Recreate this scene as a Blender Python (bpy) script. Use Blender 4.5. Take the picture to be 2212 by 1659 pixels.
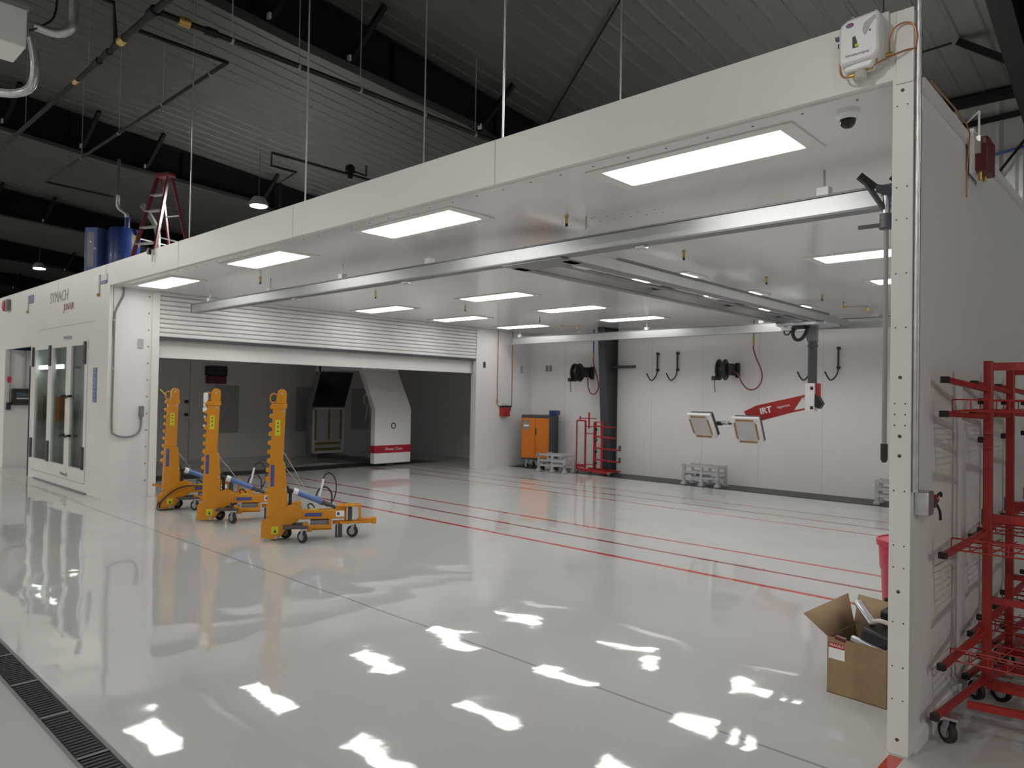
import bpy, bmesh, math, random
from mathutils import Vector, Matrix, Euler
random.seed(7)
for o in list(bpy.data.objects): bpy.data.objects.remove(o)
SC = bpy.context.scene
COL = SC.collection
PI = math.pi

# ------------------------------------------------------------------ camera
cd = bpy.data.cameras.new('camera'); cam = bpy.data.objects.new('camera', cd); COL.objects.link(cam)
F, YAW, PITCH, ROLL = 1563.6, 0.75156, 0.01743, 0.018165
fw = Vector((-math.sin(YAW)*math.cos(PITCH), math.cos(YAW)*math.cos(PITCH), math.sin(PITCH)))
rt = Vector((math.cos(YAW), math.sin(YAW), 0)); up = rt.cross(fw)
r2 = rt*math.cos(ROLL)+up*math.sin(ROLL); u2 = up*math.cos(ROLL)-rt*math.sin(ROLL)
m = Matrix((r2, u2, -fw)).transposed().to_4x4(); m.translation = Vector((0, 0, 1.6))
cam.matrix_world = m
cd.sensor_fit = 'HORIZONTAL'; cd.sensor_width = 36; cd.lens = 36*F/2212; cd.clip_start = 0.05; cd.clip_end = 300
SC.camera = cam
cd.dof.use_dof = True; cd.dof.focus_distance = 2.9; cd.dof.aperture_fstop = 5.6
# ------------------------------------------------------------------ world and exposure
w = bpy.data.worlds.new('world'); SC.world = w; w.use_nodes = True
w.node_tree.nodes['Background'].inputs[0].default_value = (0.55, 0.6, 0.65, 1)
w.node_tree.nodes['Background'].inputs[1].default_value = 0.02
vs = SC.view_settings; vs.view_transform = 'Standard'; vs.look = 'None'; vs.gamma = 1; vs.use_curve_mapping = False
vs.exposure = 0.32
PANEL_E = 6.6      # emission of the recessed booth lights
BAY_E = 1000.0       # emission of the high bay lamps in the hall

# ------------------------------------------------------------------ materials
def sl(c): return tuple((x/12.92 if x <= .04045 else ((x+.055)/1.055)**2.4) for x in c)
def mat(name, rgb, rough=.5, metal=0., var=.06, vscale=6., spec=.5, coat=0., bump=0., bscale=30.):
    m = bpy.data.materials.new(name); m.use_nodes = True; nt = m.node_tree; b = nt.nodes['Principled BSDF']
    b.inputs['Roughness'].default_value = rough; b.inputs['Metallic'].default_value = metal
    b.inputs['Specular IOR Level'].default_value = spec; b.inputs['Coat Weight'].default_value = coat
    tc = nt.nodes.new('ShaderNodeTexCoord'); nz = nt.nodes.new('ShaderNodeTexNoise'); nz.inputs['Scale'].default_value = vscale
    nz.inputs['Detail'].default_value = 3
    nt.links.new(tc.outputs['Object'], nz.inputs['Vector'])
    cr = nt.nodes.new('ShaderNodeValToRGB')
    cr.color_ramp.elements[0].position = .3; cr.color_ramp.elements[1].position = .7
    cr.color_ramp.elements[0].color = tuple(c*(1-var) for c in rgb)+(1,)
    cr.color_ramp.elements[1].color = tuple(min(1, c*(1+var)) for c in rgb)+(1,)
    nt.links.new(nz.outputs['Fac'], cr.inputs['Fac']); nt.links.new(cr.outputs['Color'], b.inputs['Base Color'])
    if bump:
        n2 = nt.nodes.new('ShaderNodeTexNoise'); n2.inputs['Scale'].default_value = bscale
        nt.links.new(tc.outputs['Object'], n2.inputs['Vector'])
        bp = nt.nodes.new('ShaderNodeBump'); bp.inputs['Strength'].default_value = bump; bp.inputs['Distance'].default_value = .01
        nt.links.new(n2.outputs['Fac'], bp.inputs['Height']); nt.links.new(bp.outputs['Normal'], b.inputs['Normal'])
    return m
def emis(name, rgb, e):
    m = bpy.data.materials.new(name); m.use_nodes = True; nt = m.node_tree; b = nt.nodes['Principled BSDF']
    b.inputs['Base Color'].default_value = (.8, .8, .8, 1); b.inputs['Emission Color'].default_value = rgb+(1,)
    b.inputs['Emission Strength'].default_value = e
    return m
M = {}
M['white'] = mat('white_panel', (.76, .755, .735), .35, var=.015, vscale=1.2)
M['white_wall'] = mat('white_wall', (.76, .75, .745), .42, var=.02, vscale=.8)
M['ceil'] = mat('ceiling_white', (.78, .775, .765), .16, var=.015, vscale=.8, bump=.04, bscale=2.2)
M['white_pl'] = mat('white_plastic', (.8, .8, .81), .3, var=.02)
M['shutter'] = mat('shutter_white', (.74, .735, .725), .38, var=.02)
M['grey_lt'] = mat('light_grey', (.45, .45, .46), .4)
M['grey'] = mat('mid_grey', (.22, .22, .23), .45)
M['dgrey'] = mat('dark_grey', (.06, .062, .07), .45)
M['black'] = mat('black_plastic', (.015, .015, .016), .4)
M['rubber'] = mat('rubber', (.02, .02, .02), .65)
M['steel'] = mat('galvanised_steel', (.55, .56, .58), .35, .85, var=.12, vscale=20)
M['alu'] = mat('aluminium_rail', (.5, .505, .51), .44, .85, var=.03)
M['alu_p'] = mat('aluminium_profile', (.48, .48, .475), .4, .6, var=.03)
M['beam'] = mat('dark_steel_beam', (.006, .006, .0065), .7, var=.1, spec=.1)
M['column'] = mat('grey_painted_steel', (.055, .058, .068), .45, var=.05)
M['pipe'] = mat('black_pipe', (.008, .008, .008), .5, spec=.25)
M['pipe_red'] = mat('brown_pipe', (.013, .010, .010), .6, spec=.2)
M['brass'] = mat('brass', (.55, .38, .12), .35, .9)
M['copper'] = mat('copper', (.55, .27, .15), .35, .85)
M['yellow'] = mat('yellow_orange_paint', (.62, .25, .006), .32, var=.04, coat=.3)
M['ylab'] = mat('yellow_label', (.66, .62, .02), .5)
M['blue_band'] = mat('blue_print', (.06, .075, .28), .5)
M['blue_lab'] = mat('blue_label', (.16, .17, .33), .5)
M['blue_cyl'] = mat('blue_cylinder', (.1, .18, .45), .3, coat=.3)
M['blue'] = mat('deep_blue_paint', (.012, .03, .15), .35, coat=.2)
M['blue2'] = mat('pale_blue_paint', (.06, .1, .26), .4)
M['red'] = mat('red_paint', (.36, .022, .02), .35, var=.06)
M['red2'] = mat('dark_red_paint', (.13, .012, .02), .4)
M['red3'] = mat('crimson_plastic', (.55, .03, .07), .4)
M['redband'] = mat('red_band', (.42, .015, .035), .4)
M['orange'] = mat('orange_paint', (.62, .17, .012), .4, var=.04)
M['card'] = mat('cardboard', (.30, .205, .115), .85, var=.08, vscale=14)
M['card_in'] = mat('cardboard_inside', (.33, .235, .14), .85, var=.06, vscale=14)
M['gold'] = mat('infrared_tube', (.35, .22, .09), .3, .5)
M['silver'] = mat('reflector', (.55, .53, .52), .4, .1)
M['darkglass'] = mat('dark_glass', (.012, .012, .013), .12)
M['concrete_wood'] = mat('brown_hose', (.25, .06, .055), .5)
M['reel_blue'] = mat('navy_plastic', (.015, .02, .06), .4)
M['rope'] = mat('white_rope', (.6, .58, .5), .8)
M['text_white'] = mat('white_print', (.8, .8, .8), .5)
M['text_green'] = mat('green_grey_print', (.38, .42, .37), .5)
M['text_red'] = mat('faded_red_print', (.42, .16, .17), .5)
M['screen'] = mat('screen', (.05, .08, .1), .2)
M['light'] = emis('light_panel', (1, .985, .96), PANEL_E)
M['brightstrip'] = emis('bright_strip_tube', (1, 1, 1), 8)
M['bay'] = emis('high_bay_lamp', (1, .97, .9), BAY_E)

def glass_mat():
    m = bpy.data.materials.new('tinted_glass'); m.use_nodes = True; nt = m.node_tree; nt.nodes.clear()
    out = nt.nodes.new('ShaderNodeOutputMaterial'); mx = nt.nodes.new('ShaderNodeMixShader')
    tr = nt.nodes.new('ShaderNodeBsdfTransparent'); tr.inputs[0].default_value = (.72, .78, .75, 1)
    gl = nt.nodes.new('ShaderNodeBsdfGlossy'); gl.inputs['Roughness'].default_value = .02
    fr = nt.nodes.new('ShaderNodeLayerWeight'); fr.inputs[0].default_value = .5
    pw = nt.nodes.new('ShaderNodeMath'); pw.operation = 'POWER'; nt.links.new(fr.outputs['Facing'], pw.inputs[0]); pw.inputs[1].default_value = 5
    nt.links.new(pw.outputs[0], mx.inputs[0]); nt.links.new(tr.outputs[0], mx.inputs[1]); nt.links.new(gl.outputs[0], mx.inputs[2])
    nt.links.new(mx.outputs[0], out.inputs[0])
    return m
M['glass'] = glass_mat()

def node_math(nt, op, a, b=None, c=None):
    n = nt.nodes.new('ShaderNodeMath'); n.operation = op
    for i, v in enumerate((a, b, c)):
        if v is None: continue
        if hasattr(v, 'is_output'): nt.links.new(v, n.inputs[i])
        else: n.inputs[i].default_value = v
    return n.outputs[0]
def floor_mat():
    m = bpy.data.materials.new('epoxy_floor'); m.use_nodes = True; nt = m.node_tree; b = nt.nodes['Principled BSDF']
    tc = nt.nodes.new('ShaderNodeTexCoord'); sp = nt.nodes.new('ShaderNodeSeparateXYZ'); nt.links.new(tc.outputs['Object'], sp.inputs[0])
    x, y = sp.outputs[0], sp.outputs[1]
    nz = nt.nodes.new('ShaderNodeTexNoise'); nz.inputs['Scale'].default_value = .55; nz.inputs['Detail'].default_value = 5
    nt.links.new(tc.outputs['Object'], nz.inputs['Vector'])
    cr = nt.nodes.new('ShaderNodeValToRGB'); nt.links.new(nz.outputs['Fac'], cr.inputs['Fac'])
    cr.color_ramp.elements[0].position = .35; cr.color_ramp.elements[1].position = .65
    cr.color_ramp.elements[0].color = (.54, .545, .535, 1); cr.color_ramp.elements[1].color = (.57, .575, .565, 1)
    def mask(cy, hw, src=y):
        d = node_math(nt, 'ABSOLUTE', node_math(nt, 'SUBTRACT', src, cy))
        return node_math(nt, 'LESS_THAN', d, hw)
    inx = node_math(nt, 'MULTIPLY', node_math(nt, 'LESS_THAN', x, -1.0), node_math(nt, 'GREATER_THAN', x, -16.9))
    col = cr.outputs['Color']
    def paint(col, fac, rgb):
        mx = nt.nodes.new('ShaderNodeMix'); mx.data_type = 'RGBA'
        nt.links.new(fac, mx.inputs[0]); nt.links.new(col, mx.inputs[6]); mx.inputs[7].default_value = rgb+(1,)
        return mx.outputs[2]
    for cy, hw, rgb in ((6.12, .032, (.50, .04, .035)), (6.68, .028, (.28, .03, .035)), (7.27, .030, (.46, .06, .055)),
                        (9.45, .03, (.46, .10, .10)), (10.0, .03, (.38, .08, .08)), (10.58, .03, (.46, .12, .12))):
        col = paint(col, node_math(nt, 'MULTIPLY', mask(cy, hw), inx), rgb)
    # saw-cut joint, a little wobbly, with worn gaps
    n3 = nt.nodes.new('ShaderNodeTexNoise'); n3.inputs['Scale'].default_value = 1.6; n3.inputs['Detail'].default_value = 2
    nt.links.new(tc.outputs['Object'], n3.inputs['Vector'])
    yj = node_math(nt, 'ADD', y, node_math(nt, 'MULTIPLY', n3.outputs['Fac'], .04))
    jm = node_math(nt, 'MULTIPLY', mask(3.31, .009, yj), .55)
    col = paint(col, jm, (.14, .14, .135))
    # red tape at the foot of the post
    tp = node_math(nt, 'MULTIPLY', mask(3.5, .13), mask(-.965, .03, x))
    col = paint(col, tp, (.5, .05, .04))
    nt.links.new(col, b.inputs['Base Color'])
    b.inputs['Roughness'].default_value = .035; b.inputs['Specular IOR Level'].default_value = .62
    # trowelled waves of the resin
    n4 = nt.nodes.new('ShaderNodeTexNoise'); n4.inputs['Scale'].default_value = 1.5; n4.inputs['Detail'].default_value = 1.5
    n5 = nt.nodes.new('ShaderNodeTexNoise'); n5.inputs['Scale'].default_value = 7; n5.inputs['Detail'].default_value = 2
    for n in (n4, n5): nt.links.new(tc.outputs['Object'], n.inputs['Vector'])
    h = node_math(nt, 'ADD', node_math(nt, 'MULTIPLY', n4.outputs['Fac'], 1.0), node_math(nt, 'MULTIPLY', n5.outputs['Fac'], .03))
    bp = nt.nodes.new('ShaderNodeBump'); bp.inputs['Strength'].default_value = 1; bp.inputs['Distance'].default_value = .008
    nt.links.new(h, bp.inputs['Height']); nt.links.new(bp.outputs['Normal'], b.inputs['Normal'])
    return m
M['floor'] = floor_mat()

# ------------------------------------------------------------------ mesh helpers
class MB:
    def __init__(s): s.bm = bmesh.new()
    def box(s, x0, x1, y0, y1, z0, z1, mtx=None):
        vs_ = [s.bm.verts.new((x, y, z)) for z in (z0, z1) for x, y in ((x0, y0), (x1, y0), (x1, y1), (x0, y1))]
        for f in ((3, 2, 1, 0), (4, 5, 6, 7), (0, 1, 5, 4), (1, 2, 6, 5), (2, 3, 7, 6), (3, 0, 4, 7)): s.bm.faces.new([vs_[i] for i in f])
        if mtx is not None: bmesh.ops.transform(s.bm, matrix=mtx, verts=vs_)
        return s
    def bar(s, p, q, a, b=None, upv=(0, 0, 1)):
        """rectangular bar from p to q, a wide, b high"""
        b = a if b is None else b; p = Vector(p); q = Vector(q); d = q-p; L = d.length; d.normalize()
        u = Vector(upv)
        if abs(d.dot(u)) > .98: u = Vector((1, 0, 0))
        sx = d.cross(u).normalized(); u = sx.cross(d).normalized()
        mt = Matrix((sx, d, u)).transposed().to_4x4(); mt.translation = p
        return s.box(-a/2, a/2, 0, L, -b/2, b/2, mt)
    def cyl(s, p, q, r, r2=None, n=16):
        p = Vector(p); q = Vector(q); r2 = r if r2 is None else r2
        d = (q-p).normalized(); u = Vector((0, 0, 1)) if abs(d.z) < .9 else Vector((1, 0, 0))
        a = d.cross(u).normalized(); b = d.cross(a).normalized()
        R1 = [s.bm.verts.new(p+(a*math.cos(2*PI*i/n)+b*math.sin(2*PI*i/n))*r) for i in range(n)]
        R2 = [s.bm.verts.new(q+(a*math.cos(2*PI*i/n)+b*math.sin(2*PI*i/n))*r2) for i in range(n)]
        for i in range(n): s.bm.faces.new((R1[i], R1[(i+1) % n], R2[(i+1) % n], R2[i]))
        s.bm.faces.new(list(reversed(R1))); s.bm.faces.new(R2)
        return s
    def lathe(s, prof, c=(0, 0, 0), n=28, mtx=None):
        """prof: list of (r, z) about the z axis"""
        c = Vector(c); rings = []; allv = []
        for r, z in prof:
            ring = [s.bm.verts.new(c+Vector((r*math.cos(2*PI*i/n), r*math.sin(2*PI*i/n), z))) for i in range(n)]; rings.append(ring); allv += ring
        for A, B in zip(rings, rings[1:]):
            for i in range(n): s.bm.faces.new((A[i], A[(i+1) % n], B[(i+1) % n], B[i]))
        s.bm.faces.new(list(reversed(rings[0]))); s.bm.faces.new(rings[-1])
        if mtx is not None: bmesh.ops.transform(s.bm, matrix=mtx, verts=allv)
        return s
    def tube(s, pts, r, n=10, smooth=3):
        P = [Vector(p) for p in pts]
        if smooth and len(P) > 2:
            out = []
            Q = [P[0]*2-P[1]]+P+[P[-1]*2-P[-2]]
            for i in range(1, len(Q)-2):
                for k in range(smooth):
                    t = k/smooth; a, b_, c_, d_ = Q[i-1], Q[i], Q[i+1], Q[i+2]
                    out.append(.5*((2*b_)+(c_-a)*t+(2*a-5*b_+4*c_-d_)*t*t+(3*b_-a-3*c_+d_)*t**3))
            out.append(P[-1]); P = out
        rings = []; a = None
        for i, p in enumerate(P):
            d = (P[min(i+1, len(P)-1)]-P[max(i-1, 0)]).normalized()
            if a is None:
                u = Vector((0, 0, 1)) if abs(d.z) < .9 else Vector((1, 0, 0)); a = d.cross(u).normalized()
            else:
                a = (a-d*a.dot(d)).normalized()
            b_ = d.cross(a)
            rings.append([s.bm.verts.new(p+(a*math.cos(2*PI*k/n)+b_*math.sin(2*PI*k/n))*r) for k in range(n)])
        for A, B in zip(rings, rings[1:]):
            for k in range(n): s.bm.faces.new((A[k], A[(k+1) % n], B[(k+1) % n], B[k]))
        s.bm.faces.new(list(reversed(rings[0]))); s.bm.faces.new(rings[-1])
        return s
    def prism(s, poly, axis, a0, a1):
        """extrude a 2D polygon along axis (0 x, 1 y, 2 z)"""
        def P(u, v, t): return ((t, u, v), (u, t, v), (u, v, t))[axis]
        A = [s.bm.verts.new(P(u, v, a0)) for u, v in poly]; B = [s.bm.verts.new(P(u, v, a1)) for u, v in poly]
        n = len(poly)
        for i in range(n): s.bm.faces.new((A[i], A[(i+1) % n], B[(i+1) % n], B[i]))
        s.bm.faces.new(list(reversed(A))); s.bm.faces.new(B)
        return s
    def quad(s, *pts):
        s.bm.faces.new([s.bm.verts.new(p) for p in pts]); return s
    def sphere(s, c, r, sc=(1, 1, 1)):
        g = bmesh.ops.create_uvsphere(s.bm, u_segments=16, v_segments=10, radius=r)
        bmesh.ops.transform(s.bm, matrix=Matrix.Translation(c) @ Matrix.Diagonal((*sc, 1)), verts=g['verts']); return s
    def build(s, name, m_, parent=None, bevel=0., smooth=True):
        bmesh.ops.recalc_face_normals(s.bm, faces=s.bm.faces)
        me = bpy.data.meshes.new(name); s.bm.to_mesh(me); s.bm.free()
        me.materials.append(m_)
        o = bpy.data.objects.new(name, me); COL.objects.link(o)
        if parent: o.parent = parent
        if bevel:
            md = o.modifiers.new('bevel', 'BEVEL'); md.width = bevel; md.segments = 2; md.limit_method = 'ANGLE'; md.angle_limit = .6
        if smooth:
            for p in me.polygons: p.use_smooth = True
            me.set_sharp_from_angle(angle=math.radians(35))
        return o
def thing(name, label, cat, loc=(0, 0, 0), rotz=0., group=None):
    o = bpy.data.objects.new(name, None); COL.objects.link(o); o.location = loc; o.rotation_euler = (0, 0, rotz)
    o.empty_display_size = .1; return tag(o, label, cat, group)
def tag(o, label, cat, group=None):
    o['label'] = label; o['category'] = cat
    if group: o['group'] = group
    return o
def struct(o): o['kind'] = 'structure'; return o
def dup(root, loc=None, rotz=None, label=None):
    def cp(o, par):
        c = o.copy(); COL.objects.link(c); c.parent = par
        for ch in list(o.children): cp(ch, c)
        return c
    r = cp(root, None)
    if loc is not None: r.location = loc
    if rotz is not None: r.rotation_euler = (0, 0, rotz)
    if label: r['label'] = label
    return r
def text(name, body, size, m_, parent, loc, rot, ext=.0015, sx=1., bold=0.):
    cu = bpy.data.curves.new('txt', 'FONT'); cu.body = body; cu.size = size; cu.extrude = ext; cu.offset = bold
    cu.align_x = 'CENTER'; cu.align_y = 'CENTER'; cu.resolution_u = 3
    t = bpy.data.objects.new('txt', cu); COL.objects.link(t)
    dg = bpy.context.evaluated_depsgraph_get(); me = bpy.data.meshes.new_from_object(t.evaluated_get(dg))
    bpy.data.objects.remove(t)
    me.materials.clear(); me.materials.append(m_)
    o = bpy.data.objects.new(name, me); COL.objects.link(o); o.parent = parent; o.location = loc; o.rotation_euler = rot; o.scale = (sx, 1, 1)
    return o

FY = 3.65      # front plane of the booth
CZ = 3.10      # booth ceiling
LX = -11.42    # wall with the roller shutter
BY = 12.9      # back wall
# ================================================================== SETTING
struct(MB().box(-62, 14, -24, 14, -.12, 0).build('floor', M['floor'], smooth=False))
# hall shell
def roof_z(y): return 6.35+.09*(12.9-y)
rb = MB()
for k in range(250):            # trapezoidal ribs of the roof liner, running down the slope
    x = -62+k*.3
    if x > 14: break
    rb.prism([(x, 0), (x+.025, -.012), (x+.055, -.012), (x+.08, 0)], 1, 0, 1)
    vs_ = list(rb.bm.verts)[-8:]
    for v in vs_:
        yy = 12.95 if v.co.y < .5 else -24
        v.co.z = roof_z(yy)+v.co.z; v.co.y = yy
rb.quad((-62, 12.95, roof_z(12.95)), (14, 12.95, roof_z(12.95)), (14, -24, roof_z(-24)), (-62, -24, roof_z(-24)))
rb.quad((-62, 12.95, roof_z(12.95)+.1), (-62, -24, roof_z(-24)+.1), (14, -24, roof_z(-24)+.1), (14, 12.95, roof_z(12.95)+.1))
M['roof'] = mat('roof_liner', (.054, .0545, .052), .5, .0, spec=.25, var=.03, vscale=.6)
M['hallwall'] = mat('hall_wall_liner', (.2, .2, .2), .45, .2, var=.03, vscale=.6)
M['hallwall2'] = mat('hall_front_wall', (.6, .6, .59), .6, var=.03, vscale=.6)
rf = struct(rb.build('ceiling', M['roof'], smooth=False)); rf.name = 'ceiling_hall'
wb = MB().box(-62, 14, 13.0, 13.1, 0, 6.4)
for k in range(60):
    x = -4+k*.3
    if x > 14: break
    wb.prism([(x, 13.0), (x+.05, 12.965), (x+.1, 12.965), (x+.15, 13.0)], 2, 0, 6.35)
struct(wb.build('wall_north', M['hallwall'], smooth=False))
struct(MB().box(-62, 14, -24.2, -24, 0, 9.7).build('wall_south', M['hallwall2'], smooth=False))
fw_ = MB().box(-62.2, -62, -24, 13, 0, 9.7)
struct(fw_.build('wall_far', M['hallwall2'], smooth=False))
struct(MB().box(14, 14.2, -24, 13, 0, 9.7).build('wall_near', M['hallwall2'], smooth=False))

# booth shell
struct(MB().box(LX, -1.0, BY, BY+.08, 0, CZ).build('wall_back', M['white_wall'], smooth=False))
# wall panel joints on back wall
jb = MB()
for k in range(9): jb.box(-10.4+k*1.15, -10.4+k*1.15+.004, BY-.002, BY, 0, CZ)
struct(jb.build('trim_1', M['grey_lt'], smooth=False))
wl = MB().box(LX-.08, LX-.001, FY+.06, 4.33, 0, CZ).box(LX-.08, LX, 11.1, BY+.08, 0, CZ)
struct(wl.build('wall_left', M['white_wall'], smooth=False))
wr = struct(MB().box(-1.0, -.92, FY+.06, BY+.08, 0, 3.07).build('wall_right', M['white_wall'], smooth=False))
bbr = MB().prism([(-.92, 0), (-.905, 0), (-.905, .07), (-.92, .085)], 1, 3.72, 12.9).build('baseboard_right', M['white_pl'], smooth=False); struct(bbr)
struct(MB().box(-1.03, -.895, FY+.08, BY+.08, 3.07, 3.12).build('trim_2', M['white_pl'], smooth=False))
# booth ceiling with a lip, roof deck above it
cb = MB().box(LX-.08, -1.0, FY+.04, BY+.08, CZ, CZ+.05)
struct(cb.build('ceiling', M['ceil'], smooth=False))
struct(MB().box(-17.9, -1.25, FY+.1, BY+.08, 3.33, 3.38).build('ceiling_deck', M['white'], smooth=False))
# fascia
fa = MB().box(-11.42, -.93, FY, FY+.05, CZ+.01, 3.43).box(-17.9, -11.42, FY, FY+.05, 2.36, 3.43)
fo = struct(fa.build('wall_front', M['white'], smooth=False))
jt = MB()
for x in (-3.62, -6.37, -9.05, -11.6, -13.9): jt.box(x, x+.005, FY-.002, FY, CZ+.01, 3.43)
jt.box(-15.0, -12.0, FY-.004, FY, 2.62, 2.63)
struct(jt.build('trim_3', M['grey_lt'], smooth=False))
rv = MB()
for k in range(38):
    x = -1.2-k*.27; rv.cyl((x, FY+.1, CZ), (x, FY+.1, CZ-.004), .007, n=8)
for k in range(9):
    for dy in (0, .12): rv.cyl((-4.2+k*.14, 4.75+k*.02+dy, CZ), (-4.2+k*.14, 4.75+k*.02+dy, CZ-.003), .006, n=8)
struct(rv.build('trim_4', M['grey'], smooth=False))
# post at the open corner
pm = MB().box(-1.01, -.92, FY-.005, FY+.06, 0, CZ+.02)
pm.box(-.995, -.92, FY-.012, FY-.004, CZ-.02, 3.425)
struct(pm.build('trim_5', M['white'], bevel=.003))
hb = MB()
for z in (3.05, 1.72, 1.45, 1.36, .74, .07): hb.cyl((-.967, FY-.004, z), (-.967, FY-.008, z), .008, n=10)
for z in (2.98, 2.6, 2.45, 2.2, 1.95, 1.6, 1.55, 1.5, 1.2, .95, .85, .6, .4, .25):
    for dx in (-.022, .022): hb.cyl((-.967+dx, FY-.004, z), (-.967+dx, FY-.007, z), .0035, n=8)
struct(hb.build('trim_6', M['dgrey'], smooth=False))

# shutter header, ribs, bay
sh = MB()
z = 2.41
while z < 3.09:
    sh.prism([(LX-.05, z), (LX-.015, z+.004), (LX-.003, z+.014), (LX, z+.035), (LX-.003, z+.056), (LX-.015, z+.066), (LX-.05, z+.069)], 1, 4.33, 11.1)
    z += .07
d2 = struct(sh.build('door_2', M['shutter'], smooth=True))
MB().box(LX-.055, LX-.004, 4.36, 11.07, 2.37, 2.412).build('rail_shadow_line', M['dgrey'], d2)  # dark rail, made deeper to paint the shadow line under the shutter
# jambs
jm = MB().box(LX-.09, LX+.03, 4.24, 4.35, 0, CZ).box(LX-.09, LX+.02, 11.05, 11.11, 0, CZ)
struct(jm.build('trim_7', M['white'], bevel=.004))
bj = MB()
for z in [0.25+.25*k for k in range(12)]: bj.cyl((LX+.0, 4.2, z), (LX+.006, 4.2, z), .012, n=8)
struct(bj.build('trim_8', M['grey'], smooth=False))
hd = MB().box(-11.62, -11.56, 4.3, 11.25, 2.10, 2.75).box(-11.62, -11.56, 11.1, 11.18, 0, 2.2).box(-11.62, -11.56, 4.3, 4.36, 0, 2.2)
struct(hd.build('trim_9', M['white'], bevel=.004))
# spray bay behind the shutter
struct(MB().box(-16.98, -16.9, 4.2, 12.98, 0, 3.1).build('wall_bay_far', M['white_wall'], smooth=False))
struct(MB().box(-16.9, LX-.08, BY, BY+.08, 0, 3.1).build('wall_bay_back', M['white_wall'], smooth=False))
struct(MB().box(-16.9, LX-.08, 4.2, 4.3, 0, 3.1).build('wall_bay_front', M['white_wall'], smooth=False))
struct(MB().box(-16.98, LX-.08, 4.2, 12.98, 3.1, 3.15).build('ceiling_bay', M['white'], smooth=False))
bd = MB()
for (y0, y1, z0, z1) in ((5.95, 5.965, 0, 2.3), (7.15, 7.17, 0, 2.3), (5.95, 7.17, 2.29, 2.3)): bd.box(-16.9, -16.893, y0, y1, z0, z1)
for (y0, y1, z0, z1) in ((7.75, 8.35, .6, 1.75), (9.9, 10.5, .6, 1.75), (11.6, 12.2, .6, 1.75)): bd.box(-16.9, -16.894, y0, y1, z0, z1)
d3 = struct(bd.build('door_3', M['grey_lt'], smooth=False))
for z in (1.05, 1.35): MB().cyl((-16.9, 7.08, z), (-16.84, 7.08, z), .04).build('door_handle', M['black'], d3)
# left front wall of the booth with the glazed door
lf = MB().box(-15.45, -15.22, FY, FY+.06, 0, 2.36).box(-12.28, -11.42, FY, FY+.06, 0, 2.36).box(-15.22, -12.28, FY, FY+.06, 0, .14)
struct(lf.build('wall_front_left', M['white'], smooth=False))
struct(MB().box(-17.3, -11.5, 4.12, 4.2, 0, 3.1).build('wall_vestibule_back', M['white_wall'], smooth=False))
ve = MB().box(-15.45, -15.4, FY+.06, 4.12, 0, 3.1)
struct(ve.build('wall_vestibule', M['white_wall'], smooth=False))
struct(MB().box(-17.95, -17.3, FY, 4.3, 0, 2.36).build('wall_recess', M['white_wall'], smooth=False))

struct(MB().box(-40, -17.9, FY, FY+.2, 0, 3.43).build('wall_far_left', M['white'], smooth=False))
struct(MB().box(-15.47, -15.43, FY-.012, FY+.02, 0, 2.0).build('trim_10', M['black'], smooth=False))
door = bpy.data.objects.new('door_1', None); COL.objects.link(door); door['kind'] = 'structure'; door.location = (0, FY, 0)
dr = MB()
for (x0, x1) in ((-15.22, -14.2), (-14.2, -13.2), (-13.2, -12.28)):
    dr.box(x0+.004, x0+.15, -.012, .04, .15, 2.36).box(x1-.12, x1-.004, -.012, .04, .15, 2.36)
    dr.box(x0+.15, x1-.12, -.012, .04, .15, .36).box(x0+.15, x1-.12, -.012, .04, 2.28, 2.36)
dr.build('door_frame', M['white'], door, bevel=.003)
for (x0, x1) in ((-15.22, -14.2), (-14.2, -13.2), (-13.2, -12.28)):
    MB().box(x0+.15, x1-.12, .01, .02, .36, 2.28).build('glass_pane', M['glass'], door)
    MB().box(x0+.14, x0+.15, -.014, -.01, .36, 2.28).box(x1-.12, x1-.11, -.014, -.01, .36, 2.28).build('glazing_bead', M['grey_lt'], door)
for x in (-15.2, -14.18, -12.36):
    for z in (.36, 1.98): MB().box(x-.04, x+.04, -.04, -.012, z, z+.35).build('hinge', M['dgrey'], door, bevel=.005)
for x in (-13.29, -12.98):
    for z in (.85, 1.48):
        h = MB().cyl((x, -.012, z), (x, -.06, z), .02, n=10); h.bar((x-.01, -.06, z), (x-.14, -.06, z-.03), .025)
        h.build('door_handle', M['black'], door)
for z in (.21, 2.41): MB().box(-13.4, -13.1, -.04, -.012, z, z+.04).build('latch', M['steel'], door, bevel=.004)
th = struct(MB().box(-15.0, -12.2, FY-.03, FY, 0, .02).build('trim_11', M['grey'], smooth=False))

for i, (x0, x1) in enumerate(((-15.38, -14.72), (-14.6, -13.92))):  # glowing strips added behind the glass to brighten the panes
    vl = thing('bright_strip', ('left' if not i else 'right')+' short bright strip added behind the glazed door', 'lamp', ((x0+x1)/2, 3.8, 1.975))
    MB().box((x0-x1)/2+.04, (x1-x0)/2-.04, -.05, -.02, -.028, .028).build('tube', M['brightstrip'], vl)
    MB().box((x0-x1)/2, (x1-x0)/2, -.02, .0, -.04, .04).box(-.03, .03, .0, .32, -.02, .02).build('fitting', M['white_pl'], vl)
ob_ = thing('orange_block', 'orange crate on a dark base set behind the glazed door', 'block', (-14.86, 3.92, 0))  # orange block stands in for an orange shape in the glass
MB().box(-.5, .5, -.08, .08, 1.0, 1.46).build('body', M['orange'], ob_, bevel=.01)
MB().box(-.5, .5, -.08, .08, .0, .9).build('stand', M['grey'], ob_)
MB().box(-.52, .52, -.09, .08, .9, 1.0).build('base', M['dgrey'], ob_)

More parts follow.
